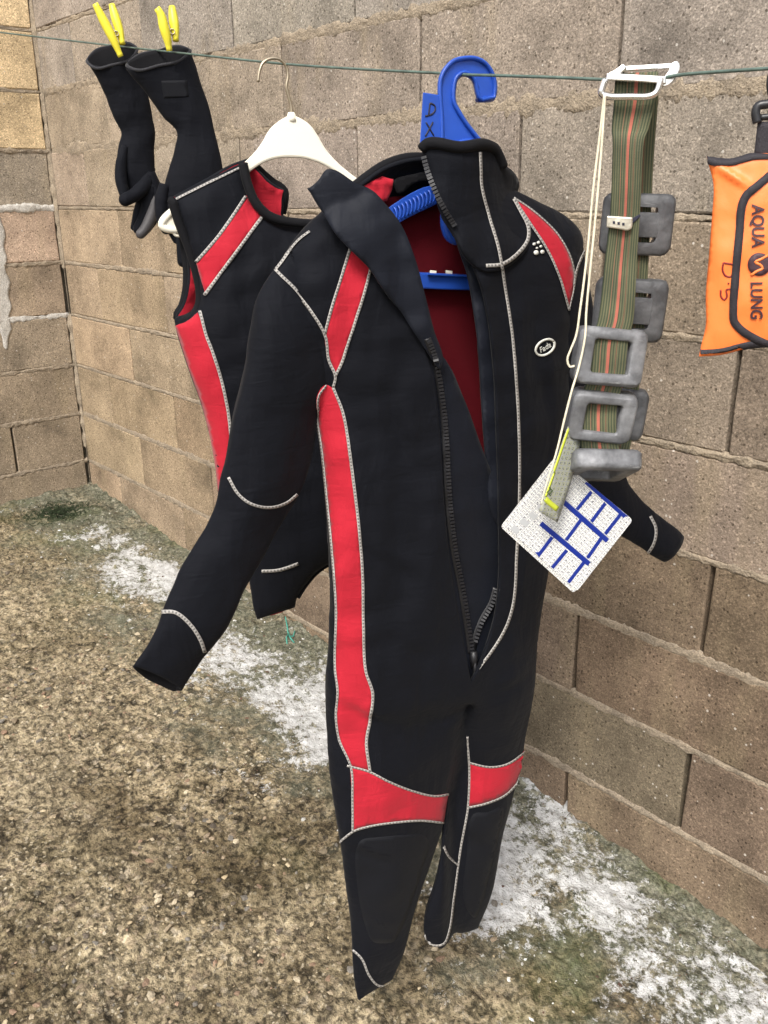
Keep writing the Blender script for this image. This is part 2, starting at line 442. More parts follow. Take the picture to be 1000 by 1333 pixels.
def block_material(name):
    """pressed concrete: sandy matrix, crushed grains, pits and weather stains; each block's own tone comes from its object colour"""
    m, nt, p = nodes(name); L = nt.links
    oi = N(nt, 'ShaderNodeObjectInfo'); tc = N(nt, 'ShaderNodeTexCoord')
    ad = N(nt, 'ShaderNodeVectorMath', operation='ADD'); L.new(tc.outputs['Object'], ad.inputs[0])
    mu = math_(nt, 'MULTIPLY', oi.outputs['Random'], 37.0); cb = N(nt, 'ShaderNodeCombineXYZ')
    for i in range(3): L.new(mu, cb.inputs[i])
    L.new(cb.outputs[0], ad.inputs[1]); co = ad.outputs[0]
    big = N(nt, 'ShaderNodeTexNoise', Scale=5.5, Detail=4.0, Roughness=0.65); L.new(co, big.inputs['Vector'])
    rb = ramp(nt, [(0.28, 0.56), (0.5, 1.0), (0.75, 1.36)]); L.new(big.outputs['Fac'], rb.inputs[0])
    c = mix(nt, oi.outputs['Color'], rb.outputs[0], 1.0, 'MULTIPLY')
    st = N(nt, 'ShaderNodeTexNoise', Scale=2.2, Detail=3.0, Roughness=0.7); mp = N(nt, 'ShaderNodeMapping'); mp.inputs['Scale'].default_value = (3.0, 1, 0.6)
    L.new(co, mp.inputs['Vector']); L.new(mp.outputs[0], st.inputs['Vector'])
    rs = ramp(nt, [(0.55, 0.0), (0.75, 1.0)]); L.new(st.outputs['Fac'], rs.inputs[0])
    c = mix(nt, c, (0.30, 0.24, 0.15), math_(nt, 'MULTIPLY', rs.outputs[0], 0.45))
    # grains
    g1 = N(nt, 'ShaderNodeTexVoronoi', Scale=290.0, Randomness=1.0); L.new(co, g1.inputs['Vector'])
    sep = N(nt, 'ShaderNodeSeparateXYZ'); L.new(g1.outputs['Color'], sep.inputs[0])
    rg = ramp(nt, [(0.0, 0.36), (0.18, 0.74), (0.6, 1.0), (0.90, 1.25), (0.988, 2.0)]); L.new(sep.outputs[0], rg.inputs[0])
    c = mix(nt, c, rg.outputs[0], 0.5, 'MULTIPLY')
    g2 = N(nt, 'ShaderNodeTexNoise', Scale=330.0, Detail=2.0); L.new(co, g2.inputs['Vector'])
    r2 = ramp(nt, [(0.30, 0.45), (0.70, 1.5)]); L.new(g2.outputs['Fac'], r2.inputs[0])
    c = mix(nt, c, r2.outputs[0], 0.5, 'MULTIPLY')
    g3 = N(nt, 'ShaderNodeTexVoronoi', Scale=120.0, Randomness=1.0); L.new(co, g3.inputs['Vector'])
    s3 = N(nt, 'ShaderNodeSeparateXYZ'); L.new(g3.outputs['Color'], s3.inputs[0])
    spot = math_(nt, 'LESS_THAN', g3.outputs['Distance'], 0.30)
    c = mix(nt, c, mix(nt, c, (0.30, 0.28, 0.26), 1.0, 'MULTIPLY'), math_(nt, 'MULTIPLY', math_(nt, 'MULTIPLY', spot, math_(nt, 'GREATER_THAN', s3.outputs[0], 0.80)), 0.75))
    c = mix(nt, c, (0.62, 0.58, 0.52), math_(nt, 'MULTIPLY', math_(nt, 'MULTIPLY', spot, math_(nt, 'LESS_THAN', s3.outputs[0], 0.018)), 0.6))
    L.new(c, p.inputs['Base Color']); p.inputs['Roughness'].default_value = 0.95; p.inputs['Specular IOR Level'].default_value = 0.15
    h1 = N(nt, 'ShaderNodeTexNoise', Scale=130.0, Detail=3.0, Roughness=0.75); L.new(co, h1.inputs['Vector'])
    b1 = N(nt, 'ShaderNodeBump', Strength=0.6, Distance=0.0045); L.new(h1.outputs['Fac'], b1.inputs['Height'])
    L.new(b1.outputs[0], p.inputs['Normal'])
    return m
M['block'] = block_material('pressed_concrete')
def mortar_material(name, a, b):
    m, nt, p = nodes(name); L = nt.links; co = N(nt, 'ShaderNodeTexCoord').outputs['Object']
    n = N(nt, 'ShaderNodeTexNoise', Scale=16.0, Detail=6.0, Roughness=0.7); L.new(co, n.inputs['Vector'])
    r = ramp(nt, [(0.3, a), (0.7, b)]); L.new(n.outputs['Fac'], r.inputs[0])
    g = N(nt, 'ShaderNodeTexNoise', Scale=260.0, Detail=3.0); L.new(co, g.inputs['Vector'])
    rg = ramp(nt, [(0.3, 0.6), (0.7, 1.35)]); L.new(g.outputs['Fac'], rg.inputs[0])
    L.new(mix(nt, r.outputs[0], rg.outputs[0], 0.8, 'MULTIPLY'), p.inputs['Base Color']); p.inputs['Roughness'].default_value = 0.95
    bb = N(nt, 'ShaderNodeBump', Strength=0.9, Distance=0.004); L.new(g.outputs['Fac'], bb.inputs['Height']); L.new(bb.outputs[0], p.inputs['Normal'])
    return m
M['mortar'] = mortar_material('sandy_mortar', (0.19, 0.155, 0.115), (0.37, 0.30, 0.215))
M['mortar_white'] = mortar_material('white_mortar', (0.40, 0.375, 0.335), (0.60, 0.575, 0.53))
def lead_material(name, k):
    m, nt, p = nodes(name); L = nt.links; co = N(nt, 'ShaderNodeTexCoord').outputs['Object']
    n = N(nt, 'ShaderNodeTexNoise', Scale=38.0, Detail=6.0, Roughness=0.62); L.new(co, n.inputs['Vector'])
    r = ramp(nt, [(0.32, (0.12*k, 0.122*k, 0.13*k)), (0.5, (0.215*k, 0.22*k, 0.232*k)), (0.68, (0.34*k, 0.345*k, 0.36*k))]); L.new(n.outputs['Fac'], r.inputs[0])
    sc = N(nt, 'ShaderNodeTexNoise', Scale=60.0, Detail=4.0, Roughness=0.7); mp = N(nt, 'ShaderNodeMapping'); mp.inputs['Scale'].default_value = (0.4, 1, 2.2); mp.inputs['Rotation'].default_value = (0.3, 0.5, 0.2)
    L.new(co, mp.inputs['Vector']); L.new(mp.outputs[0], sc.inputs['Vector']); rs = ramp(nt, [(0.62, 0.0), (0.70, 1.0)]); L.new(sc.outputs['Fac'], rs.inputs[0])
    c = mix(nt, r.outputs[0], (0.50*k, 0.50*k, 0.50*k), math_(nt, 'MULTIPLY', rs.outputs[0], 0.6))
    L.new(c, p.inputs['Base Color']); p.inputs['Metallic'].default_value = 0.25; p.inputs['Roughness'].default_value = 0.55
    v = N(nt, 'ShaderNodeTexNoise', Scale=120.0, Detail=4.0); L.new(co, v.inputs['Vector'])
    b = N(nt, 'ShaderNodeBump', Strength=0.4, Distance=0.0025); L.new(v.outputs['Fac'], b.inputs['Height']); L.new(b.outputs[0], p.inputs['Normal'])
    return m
M['lead'] = lead_material('cast_lead', 0.78); M['lead_dark'] = lead_material('darker_lead', 0.45)  # rear weights take a darker grey

def strap_material():
    m, nt, p = nodes('striped_webbing'); L = nt.links
    uv = N(nt, 'ShaderNodeTexCoord').outputs['UV']; sx = N(nt, 'ShaderNodeSeparateXYZ'); L.new(uv, sx.inputs[0]); u = sx.outputs[0]
    s = math_(nt, 'FRACT', math_(nt, 'MULTIPLY', u, 13.0))
    r = ramp(nt, [(0.0, (0.030, 0.040, 0.022)), (0.45, (0.050, 0.064, 0.032)), (0.55, (0.115, 0.112, 0.060)), (0.9, (0.092, 0.094, 0.050))]); r.color_ramp.interpolation = 'LINEAR'
    L.new(s, r.inputs[0])
    cen = math_(nt, 'LESS_THAN', math_(nt, 'ABSOLUTE', math_(nt, 'SUBTRACT', u, 0.5)), 0.042)
    fine = math_(nt, 'LESS_THAN', math_(nt, 'ABSOLUTE', math_(nt, 'SUBTRACT', math_(nt, 'ABSOLUTE', math_(nt, 'SUBTRACT', u, 0.5)), 0.21)), 0.010)
    c = mix(nt, r.outputs[0], (0.36, 0.105, 0.07), cen); c = mix(nt, c, (0.24, 0.10, 0.06), math_(nt, 'MULTIPLY', fine, 0.7))
    nz = N(nt, 'ShaderNodeTexNoise', Scale=30.0, Detail=5.0); L.new(N(nt, 'ShaderNodeTexCoord').outputs['Object'], nz.inputs['Vector'])
    rr = ramp(nt, [(0.3, 0.75), (0.7, 1.2)]); L.new(nz.outputs['Fac'], rr.inputs[0])
    L.new(mix(nt, c, rr.outputs[0], 1.0, 'MULTIPLY'), p.inputs['Base Color']); p.inputs['Roughness'].default_value = 0.85
    w = math_(nt, 'SINE', math_(nt, 'MULTIPLY', sx.outputs[1], 1000*2.2))
    h = math_(nt, 'ADD', math_(nt, 'MULTIPLY', s, 1.0), math_(nt, 'MULTIPLY', w, 0.05))
    b = N(nt, 'ShaderNodeBump', Strength=0.5, Distance=0.001); L.new(h, b.inputs['Height']); L.new(b.outputs[0], p.inputs['Normal'])
    return m
M['strap'] = strap_material()
def orange_material():
    m, nt, p = nodes('orange_coated_cloth'); L = nt.links; co = N(nt, 'ShaderNodeTexCoord').outputs['Object']
    p.inputs['Base Color'].default_value = (0.94, 0.215, 0.047, 1); p.inputs['Roughness'].default_value = 0.42
    n = N(nt, 'ShaderNodeTexNoise', Scale=26.0, Detail=3.0, Distortion=0.8); L.new(co, n.inputs['Vector'])
    b = N(nt, 'ShaderNodeBump', Strength=0.2, Distance=0.004); L.new(n.outputs['Fac'], b.inputs['Height'])
    w = N(nt, 'ShaderNodeTexNoise', Scale=900.0); L.new(co, w.inputs['Vector'])
    b2 = N(nt, 'ShaderNodeBump', Strength=0.2, Distance=0.0006); L.new(w.outputs['Fac'], b2.inputs['Height']); L.new(b.outputs[0], b2.inputs['Normal']); L.new(b2.outputs[0], p.inputs['Normal'])
    return m
M['orange'] = orange_material()
#SECTION2
# ------------------------------------------------------------------ walls
WA = 0.72021517
CORNER = Vector((-1.23566, 3.60803, 0.0))
Z4 = CZ-0.04413; HC = 0.2
dR = Vector((math.sin(WA), -math.cos(WA), 0)); nR = Vector((math.cos(WA), math.sin(WA), 0))
def jz(k): return Z4-(k-4)*HC
ROT_R = Matrix((dR, nR, Vector((0, 0, 1)))).transposed()
ROT_L = Matrix((nR, -dR, Vector((0, 0, 1)))).transposed()      # x runs to the corner, y into the wall

def block_mesh(w, h, seed):
    """one concrete block seen from its outer face, worn arrises, 58 triangles"""
    rd = random.Random(seed); nl = 4 if w > 0.3 else 3; ns = 2
    out = []
    def j(s=0.0022): return rd.uniform(-s, s*0.4)
    for i in range(nl): out.append((i/nl*w, -h/2))
    for i in range(ns): out.append((w, -h/2+h*i/ns))
    for i in range(nl): out.append((w-i/nl*w, h/2))
    for i in range(ns): out.append((0, h/2-h*i/ns))
    n = len(out); V = []
    ring = []
    for x, z in out:
        jx, jz_ = j(), j()
        x2 = min(max(x, 0.002-jx), w-0.002+jx); z2 = min(max(z, -h/2-jz_), h/2+jz_)
        ring.append((x2, z2))
    for x, z in ring: V.append((x, 0.11, z))
    for x, z in ring: V.append((x, 0.0030+rd.uniform(-0.001, 0.0015), z))
    for x, z in ring:
        ix = 0.0035 if x < w/2 else -0.0035; iz = 0.004 if z < 0 else -0.004
        ix = ix if (x < 0.01 or x > w-0.01) else 0; iz = iz if abs(z) > h/2-0.01 else 0
        V.append((x+ix+rd.uniform(-0.001, 0.001), rd.uniform(-0.0006, 0.0006), z+iz+rd.uniform(-0.001, 0.001)))
    F = []
    for a in (0, 1):
        for i in range(n):
            k = (i+1) % n; F.append((a*n+i, a*n+k, a*n+n+k, a*n+n+i))
    F.append(tuple(2*n+i for i in range(n)))
    me = bpy.data.meshes.new('block'); me.from_pydata(V, [], F); me.materials.append(M['block']); me.update()
    return me
BLOCKS = {}
def get_block(w, h, variant):
    k = (round(w, 3), round(h, 3), variant)
    if k not in BLOCKS: BLOCKS[k] = block_mesh(w, h, hash(k) & 0xffff)
    return BLOCKS[k]
def put_block(wall, x0, x1, ztop, zbot, col, rd, gap=0.0018):
    w, h = x1-x0-gap, ztop-zbot-0.010
    o = bpy.data.objects.new('block', get_block(w, h, rd.randrange(5))); C.objects.link(o)
    o.parent = wall; o.matrix_parent_inverse = Matrix.Identity(4)
    o.location = (x0+gap/2, rd.uniform(-0.0018, 0.0012), (ztop+zbot)/2); o.rotation_euler = (0, rd.uniform(-0.003, 0.003), rd.uniform(-0.004, 0.004))
    o.color = (*col, 1)
def mortar_strip(V, F, xa, xb, zc, rd_seed, hw=0.011, out=0.006, recess=0.005, step=0.007):
    n = max(2, int((xb-xa)/step)); b0 = len(V); m = 8
    for i in range(n+1):
        x = xa+(xb-xa)*i/n
        q = Vector((x*6.0, rd_seed*3.1, 0)); s = noise.noise(q); s2 = noise.noise(Vector((x*38.0, rd_seed*7.7, 5))); s3 = noise.noise(Vector((x*90.0, rd_seed, 9)))
        s4 = noise.noise(Vector((x*170.0, rd_seed*2.0, 3)))
        wv = hw*(1.0+0.45*s+0.45*s2+0.35*s3); k = 0.30+0.7*s+0.55*s2+0.5*s3
        for j in range(m):
            e = j/(m-1)*2-1
            bulge = (1-e*e*e*e)
            nn = noise.noise(Vector((x*75.0, e*2.6, rd_seed*1.3))); n2 = noise.noise(Vector((x*160.0, e*5.0, rd_seed*2.3)))
            y = 0.005-bulge*(0.005+max(-recess, out*k)) - bulge*(0.0035*nn+0.002*n2)
            V.append((x, y, zc+e*wv*(1+0.3*nn)+0.003*s+0.002*s4))
    for i in range(n):
        for j in range(m-1):
            a = b0+i*m+j; F.append((a, a+m, a+m+1, a+1))
def lerp(a, b, t): return tuple(x*(1-t)+y*t for x, y in zip(a, b))
TAN, GREY, BROWN, OLIVE, OCHRE, PINK = (0.36, 0.275, 0.185), (0.275, 0.242, 0.205), (0.182, 0.134, 0.094), (0.162, 0.132, 0.092), (0.62, 0.475, 0.29), (0.36, 0.275, 0.205)  # BROWN also deepened for the light falloff low on the right wall

# right wall, running from the corner towards the camera
wall_r = empty('block_wall', CORNER, 'long bare concrete block wall behind the hanging diving gear', 'wall', rot=ROT_R)
rd = random.Random(3); LEN = 4.78
for k in range(-5, 11):
    xs = [0.0]+[x for x in np.arange(0.285 if k % 2 else 0.5, LEN, 0.5)]+[LEN]
    xs = [x for i, x in enumerate(xs) if i == 0 or x-xs[i-1] > 0.05]
    for x0, x1 in zip(xs, xs[1:]):
        xm = (x0+x1)/2; f = min(max((xm-0.2)/1.7, 0), 1)  # tones darken downward and rightward: part real browning, part light falloff put into colour
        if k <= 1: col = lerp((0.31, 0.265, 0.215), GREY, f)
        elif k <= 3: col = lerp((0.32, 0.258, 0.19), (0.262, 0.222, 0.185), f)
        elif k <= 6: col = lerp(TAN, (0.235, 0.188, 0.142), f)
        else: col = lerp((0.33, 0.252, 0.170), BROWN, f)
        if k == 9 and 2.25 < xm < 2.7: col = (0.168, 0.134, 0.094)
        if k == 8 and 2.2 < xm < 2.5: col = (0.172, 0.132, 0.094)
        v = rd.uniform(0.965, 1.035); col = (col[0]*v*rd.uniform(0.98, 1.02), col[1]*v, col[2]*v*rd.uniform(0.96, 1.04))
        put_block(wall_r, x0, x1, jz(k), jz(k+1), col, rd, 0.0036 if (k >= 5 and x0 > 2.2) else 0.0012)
    # one short footing course
xs = [0, 0.5, 1.0, 1.5, 2.0, 2.48, 2.98, 3.5, 4.0, 4.5, LEN]
for x0, x1 in zip(xs, xs[1:]): put_block(wall_r, x0, x1, jz(11), jz(12), lerp(BROWN, OLIVE, 0.3), rd)
for x0, x1 in zip(xs, xs[1:]): put_block(wall_r, x0, x1, jz(12), jz(13), OLIVE, rd)
V = []; F = []
for k in range(-4, 12):
    out = {2: 0.004, 3: 0.004, 4: 0.0015, 5: 0.0025, 6: 0.0015, 7: 0.002, 8: 0.0035, 9: 0.0035, 10: 0.003}.get(k, 0.0025)
    hw = {2: 0.016, 3: 0.022, 4: 0.007, 5: 0.010, 6: 0.008, 7: 0.009, 8: 0.014, 9: 0.012, 10: 0.010}.get(k, 0.010)
    mortar_strip(V, F, 0, LEN, jz(k), k*1.7+0.3, hw, out)
mo = mesh_obj('mortar', V, F, M['mortar']); mo.parent = wall_r
co_ = mesh_obj('wall_core', [(0, 0.05, 0), (LEN, 0.05, 0), (LEN, 0.05, jz(-5)), (0, 0.05, jz(-5)), (0, 0.2, 0), (LEN, 0.2, 0), (LEN, 0.2, jz(-5)), (0, 0.2, jz(-5))],
               [(0, 1, 2, 3), (4, 7, 6, 5), (3, 2, 6, 7), (1, 5, 6, 2), (0, 3, 7, 4), (0, 4, 5, 1)], M['mortar'], smooth=False); co_.parent = wall_r
# left wall, short visible return behind the corner
wall_l = empty('block_wall', CORNER, 'return wall at the far left with two ochre top courses and white mortar', 'wall', rot=ROT_L)
LL = 2.6
for k in range(-5, 12):
    first = {8: 0.292, 5: 0.42, 6: 0.46}.get(k, 0.47 if k % 2 else 0.40)
    xs = [-LL]+sorted([-x for x in np.arange(first, LL, 0.5)])+[-0.012]
    xs = [x for i, x in enumerate(xs) if i == 0 or x-xs[i-1] > 0.05]
    for x0, x1 in zip(xs, xs[1:]):
        if k < 3: col = OCHRE
        elif k == 3: col = (0.28, 0.238, 0.185)
        elif k == 4: col = (0.40, 0.30, 0.225)
        elif k == 5: col = (0.335, 0.262, 0.190)
        elif k == 6: col = (0.285, 0.232, 0.170)
        else: col = (0.275, 0.220, 0.158)
        v = rd.uniform(0.93, 1.06)
        put_block(wall_l, x0, x1, jz(k), jz(k+1), tuple(c*v for c in col), rd)
V = []; F = []; V2 = []; F2 = []
for k in range(-4, 12):
    if k in (4, 6): mortar_strip(V2, F2, -LL, -0.004, jz(k), k*2.3+9, 0.015, 0.006)
    else: mortar_strip(V, F, -LL, -0.004, jz(k), k*2.3+9, 0.009 if k < 3 else 0.011, 0.002 if k < 3 else 0.005)
mo = mesh_obj('mortar', V, F, M['mortar']); mo.parent = wall_l
mo = mesh_obj('white_mortar', V2, F2, M['mortar_white']); mo.parent = wall_l; mo['label'] = 'thick white mortar bed'
co_ = mesh_obj('wall_core', [(-LL, 0.05, 0), (0.14, 0.05, 0), (0.14, 0.05, jz(-5)), (-LL, 0.05, jz(-5)), (-LL, 0.2, 0), (0.14, 0.2, 0), (0.14, 0.2, jz(-5)), (-LL, 0.2, jz(-5))],
               [(0, 1, 2, 3), (4, 7, 6, 5), (3, 2, 6, 7), (1, 5, 6, 2), (0, 3, 7, 4), (0, 4, 5, 1)], M['mortar'], smooth=False); co_.parent = wall_l
# mortar squeezed out in the inside corner
V = []; F = []; n = 220; m = 5
for i in range(n+1):
    z = 0.1+(jz(0)-0.1)*i/n; s = noise.noise(Vector((z*5, 3.3, 0))); s2 = noise.noise(Vector((z*30, 8, 1)))
    r = max(0.0015, 0.010+0.010*s+0.007*s2)
    if jz(6) < z < jz(5)-0.02 or jz(9.6) < z < jz(8.7): r = 0.0012
    for j in range(m):
        t = j/(m-1); V.append((-0.004-r*(1-t)+0.002, 0.003-r*t-0.004*math.sin(math.pi*t)*(0.4+s2), z))
for i in range(n):
    for j in range(m-1): a = i*m+j; F.append((a, a+1, a+m+1, a+m))
mo = mesh_obj('corner_mortar', V, F, M['mortar']); mo.parent = wall_l
# smear of white plaster on the left wall
PL_L = Plane((CORNER.x, CORNER.y), 0.0); PL_L.n = dR.copy(); PL_L.off = dR.copy()
def h_pl(x, y): return 0.0012+0.0035*abs(noise.noise(Vector((x*0.25, y*0.12, 2))))
pl, _ = sheet('plaster_smear', [(-60, 250), (-10, 262), (3, 292), (7, 305), (5, 322), (9, 335), (7, 352), (13, 366), (11, 384), (15, 400), (12, 412), (15, 428), (11, 440), (9, 455), (5, 452), (3, 440), (0, 432), (-3, 410), (-8, 400), (-30, 380), (-60, 370)], PL_L, h_pl, 0.004, M['mortar_white'], wall_l, grid=2.5, step=2)
pl['label'] = 'rough smear of white plaster'

# ------------------------------------------------------------------ ground
GS = 0.083
def gz(s): return CZ-1.15-GS*s
def gpos(s, q, dz=0.0):
    p = CORNER+dR*s-nR*q; return Vector((p.x, p.y, gz(s)+dz))
def ground_disp(s, q):
    v = Vector((s, q, 0.0))
    a = noise.noise(v*2.2)*0.010+noise.noise(v*9.0)*0.006
    b = noise.fractal(v*38.0, 0.8, 2.1, 3)*0.0055
    c = max(0.0, noise.noise(v*62.0+Vector((9, 4, 2))))*0.011+max(0.0, noise.noise(v*24.0+Vector((2, 7, 1)))-0.1)*0.012
    r = 0.55+0.45*noise.noise(v*1.4+Vector((3, 1, 0)))
    return a+(b+c)*(0.55+r)
fine = np.arange(-0.02, 3.5, 0.0085)
gs = np.r_[np.linspace(-3, -0.06, 6), fine, np.geomspace(3.52, 14, 22)]
gq = np.r_[-0.12, np.arange(-0.03, 1.55, 0.0085), np.geomspace(1.57, 14, 26)]
V = np.zeros((len(gs), len(gq), 3))
for i, s in enumerate(gs):
    for j, q in enumerate(gq):
        d = ground_disp(s, q); 
        if q < 0.03: d += 0.012*max(0, 1-q/0.03)*(0.5+noise.noise(Vector((s*14, 0, 1))))
        V[i, j] = (s, -q, gz(s)+d)
nq = len(gq); idx = np.arange(len(gs)*nq).reshape(len(gs), nq)
F = np.stack([idx[:-1, :-1], idx[:-1, 1:], idx[1:, 1:], idx[1:, :-1]], -1).reshape(-1, 4)
me = bpy.data.meshes.new('ground'); me.from_pydata(V.reshape(-1, 3).tolist(), [], F.tolist()); me.polygons.foreach_set('use_smooth', [True]*len(me.polygons)); me.update()
if me.polygons[0].normal.z < 0: me.flip_normals()
ground = bpy.data.objects.new('ground', me); C.objects.link(ground); ground.matrix_world = Matrix.Translation(CORNER) @ ROT_R.to_4x4(); ground['kind'] = 'structure'
def ground_material():
    m, nt, p = nodes('rough_exposed_concrete'); L = nt.links
    co = N(nt, 'ShaderNodeTexCoord').outputs['Object']; sx = N(nt, 'ShaderNodeSeparateXYZ'); L.new(co, sx.inputs[0])
    s = sx.outputs[0]; q = math_(nt, 'MULTIPLY', sx.outputs[1], -1.0)
    def noi(scale, det=5.0, ro=0.6, dist=0.0):
        n = N(nt, 'ShaderNodeTexNoise', Scale=scale, Detail=det, Roughness=ro, Distortion=dist); L.new(co, n.inputs['Vector']); return n.outputs['Fac']
    # matrix: sandy cement with dark damp earth worn into it, plus crevice shade put into the colour
    r1 = ramp(nt, [(0.38, (0.044, 0.035, 0.022)), (0.45, (0.155, 0.125, 0.077)), (0.53, (0.36, 0.295, 0.188)), (0.66, (0.53, 0.44, 0.295))]); L.new(noi(24.0, 4.0, 0.75, 0.4), r1.inputs[0])
    c = r1.outputs[0]
    # aggregate
    def agg(scale, stops, thr):
        nonlocal c
        v = N(nt, 'ShaderNodeTexVoronoi', Scale=scale, Randomness=1.0)
        wob = N(nt, 'ShaderNodeTexNoise', Scale=scale*1.3, Detail=2.0); L.new(co, wob.inputs['Vector'])
        ad = N(nt, 'ShaderNodeVectorMath', operation='MULTIPLY_ADD'); L.new(wob.outputs['Color'], ad.inputs[0]); ad.inputs[1].default_value = (0.6/scale,)*3; L.new(co, ad.inputs[2])
        L.new(ad.outputs[0], v.inputs['Vector'])
        sp = N(nt, 'ShaderNodeSeparateXYZ'); L.new(v.outputs['Color'], sp.inputs[0])
        rr = ramp(nt, stops); L.new(sp.outputs[0], rr.inputs[0])
        msk = math_(nt, 'MULTIPLY', math_(nt, 'LESS_THAN', v.outputs['Distance'], 0.42), math_(nt, 'GREATER_THAN', sp.outputs[1], thr))
        c = mix(nt, c, rr.outputs[0], math_(nt, 'MULTIPLY', msk, 0.85))
        return v.outputs['Distance']
    d1 = agg(120.0, [(0.0, (0.07, 0.055, 0.04)), (0.3, (0.20, 0.16, 0.11)), (0.6, (0.36, 0.29, 0.19)), (0.9, (0.55, 0.49, 0.38))], 0.25)
    d2 = agg(48.0, [(0.0, (0.10, 0.09, 0.075)), (0.35, (0.24, 0.185, 0.13)), (0.7, (0.38, 0.30, 0.20)), (1.0, (0.50, 0.43, 0.33))], 0.62)
    # worn smooth cement between the rough areas
    rs_ = ramp(nt, [(0.42, 0.0), (0.62, 1.0)]); L.new(noi(1.9, 3.0, 0.6, 0.4), rs_.inputs[0])
    cs = ramp(nt, [(0.32, (0.17, 0.140, 0.091)), (0.5, (0.275, 0.228, 0.150)), (0.68, (0.39, 0.328, 0.222))]); L.new(noi(18.0, 4.0, 0.72), cs.inputs[0])
    c = mix(nt, c, cs.outputs[0], math_(nt, 'MULTIPLY', rs_.outputs[0], 0.5))
    ol = ramp(nt, [(0.52, 0.0), (0.70, 1.0)]); L.new(noi(2.6, 4.0, 0.65, 0.5), ol.inputs[0])
    c = mix(nt, c, (0.155, 0.128, 0.068), math_(nt, 'MULTIPLY', ol.outputs[0], 0.45))
    # dirt patches
    rdk = ramp(nt, [(0.38, 1.0), (0.60, 0.0)]); L.new(noi(1.7, 5.0, 0.72, 0.5), rdk.inputs[0])
    c = mix(nt, c, mix(nt, c, (0.26, 0.23, 0.18), 1.0, 'MULTIPLY'), math_(nt, 'MULTIPLY', rdk.outputs[0], 0.8))
    sp = ramp(nt, [(0.37, 0.10), (0.47, 0.70), (0.60, 1.25)]); L.new(noi(75.0, 2.0, 0.7), sp.inputs[0]); c = mix(nt, c, sp.outputs[0], 0.8, 'MULTIPLY')  # fine speckle: crevice shade put into the colour
    # damp algae band beside the wall
    near = N(nt, 'ShaderNodeMapRange'); near.inputs['From Min'].default_value = 0.72; near.inputs['From Max'].default_value = 0.18; L.new(q, near.inputs['Value'])
    al = math_(nt, 'ADD', math_(nt, 'MULTIPLY', near.outputs[0], 0.62), math_(nt, 'MULTIPLY', math_(nt, 'SUBTRACT', noi(5.5, 3.0, 0.7), 0.5), 1.3))
    ra = ramp(nt, [(0.22, 0.0), (0.62, 1.0)]); L.new(al, ra.inputs[0])
    rg = ramp(nt, [(0.3, (0.060, 0.066, 0.042)), (0.5, (0.135, 0.138, 0.100)), (0.72, (0.26, 0.255, 0.20))]); L.new(noi(48.0, 3.0, 0.75), rg.inputs[0])
    c = mix(nt, c, rg.outputs[0], math_(nt, 'MULTIPLY', ra.outputs[0], 0.85))
    gm = ramp(nt, [(0.56, 0.0), (0.72, 1.0)]); L.new(noi(3.1, 2.0, 0.6), gm.inputs[0])
    c = mix(nt, c, (0.095, 0.115, 0.035), math_(nt, 'MULTIPLY', math_(nt, 'MULTIPLY', gm.outputs[0], near.outputs[0]), 0.6))
    sp2 = ramp(nt, [(0.36, 0.40), (0.60, 1.25)]); L.new(noi(110.0, 2.0, 0.7), sp2.inputs[0]); c = mix(nt, c, sp2.outputs[0], math_(nt, 'MULTIPLY', near.outputs[0], 0.85), 'MULTIPLY')
    # flaking lime wash beside the wall
    b1 = N(nt, 'ShaderNodeMapRange'); b1.inputs['From Min'].default_value = 0.62; b1.inputs['From Max'].default_value = 0.45; L.new(q, b1.inputs['Value'])
    w = None
    for s0, q0, rs, rq, k in ((0.85, 0.20, 0.50, 0.16, 0.85), (1.68, 0.24, 0.55, 0.25, 1.15), (2.75, 0.19, 0.60, 0.22, 1.05), (3.6, 0.2, 0.6, 0.2, 0.9)):
        ds = math_(nt, 'MULTIPLY', math_(nt, 'SUBTRACT', s, s0), 1/rs); dq = math_(nt, 'MULTIPLY', math_(nt, 'SUBTRACT', q, q0), 1/rq)
        g = math_(nt, 'MULTIPLY', math_(nt, 'EXPONENT', math_(nt, 'MULTIPLY', math_(nt, 'ADD', math_(nt, 'MULTIPLY', ds, ds), math_(nt, 'MULTIPLY', dq, dq)), -1.0)), k)
        w = g if w is None else math_(nt, 'MAXIMUM', w, g)
    patch = math_(nt, 'MULTIPLY', math_(nt, 'SUBTRACT', noi(3.4, 3.0, 0.65, 0.5), 0.5), 3.0)
    flake = math_(nt, 'MULTIPLY', math_(nt, 'SUBTRACT', noi(44.0, 4.0, 0.85, 0.1), 0.5), 2.2)
    wm = math_(nt, 'ADD', math_(nt, 'ADD', math_(nt, 'MULTIPLY', w, 0.92), patch), flake)
    rw = ramp(nt, [(0.66, 0.0), (0.90, 1.0)]); L.new(wm, rw.inputs[0])
    wc = ramp(nt, [(0.3, (0.36, 0.36, 0.35)), (0.6, (0.58, 0.58, 0.58))]); L.new(noi(60.0, 2.0, 0.7), wc.inputs[0])
    wmask = math_(nt, 'MULTIPLY', rw.outputs[0], math_(nt, 'GREATER_THAN', b1.outputs[0], 0.02))
    c = mix(nt, c, wc.outputs[0], math_(nt, 'MULTIPLY', wmask, 0.92))
    L.new(c, p.inputs['Base Color']); p.inputs['Roughness'].default_value = 0.93; p.inputs['Specular IOR Level'].default_value = 0.2
    h = N(nt, 'ShaderNodeBump', Strength=0.9, Distance=0.008); L.new(noi(85.0, 3.0, 0.8), h.inputs['Height'])
    L.new(h.outputs[0], p.inputs['Normal'])
    return m
ground.data.materials.append(ground_material())

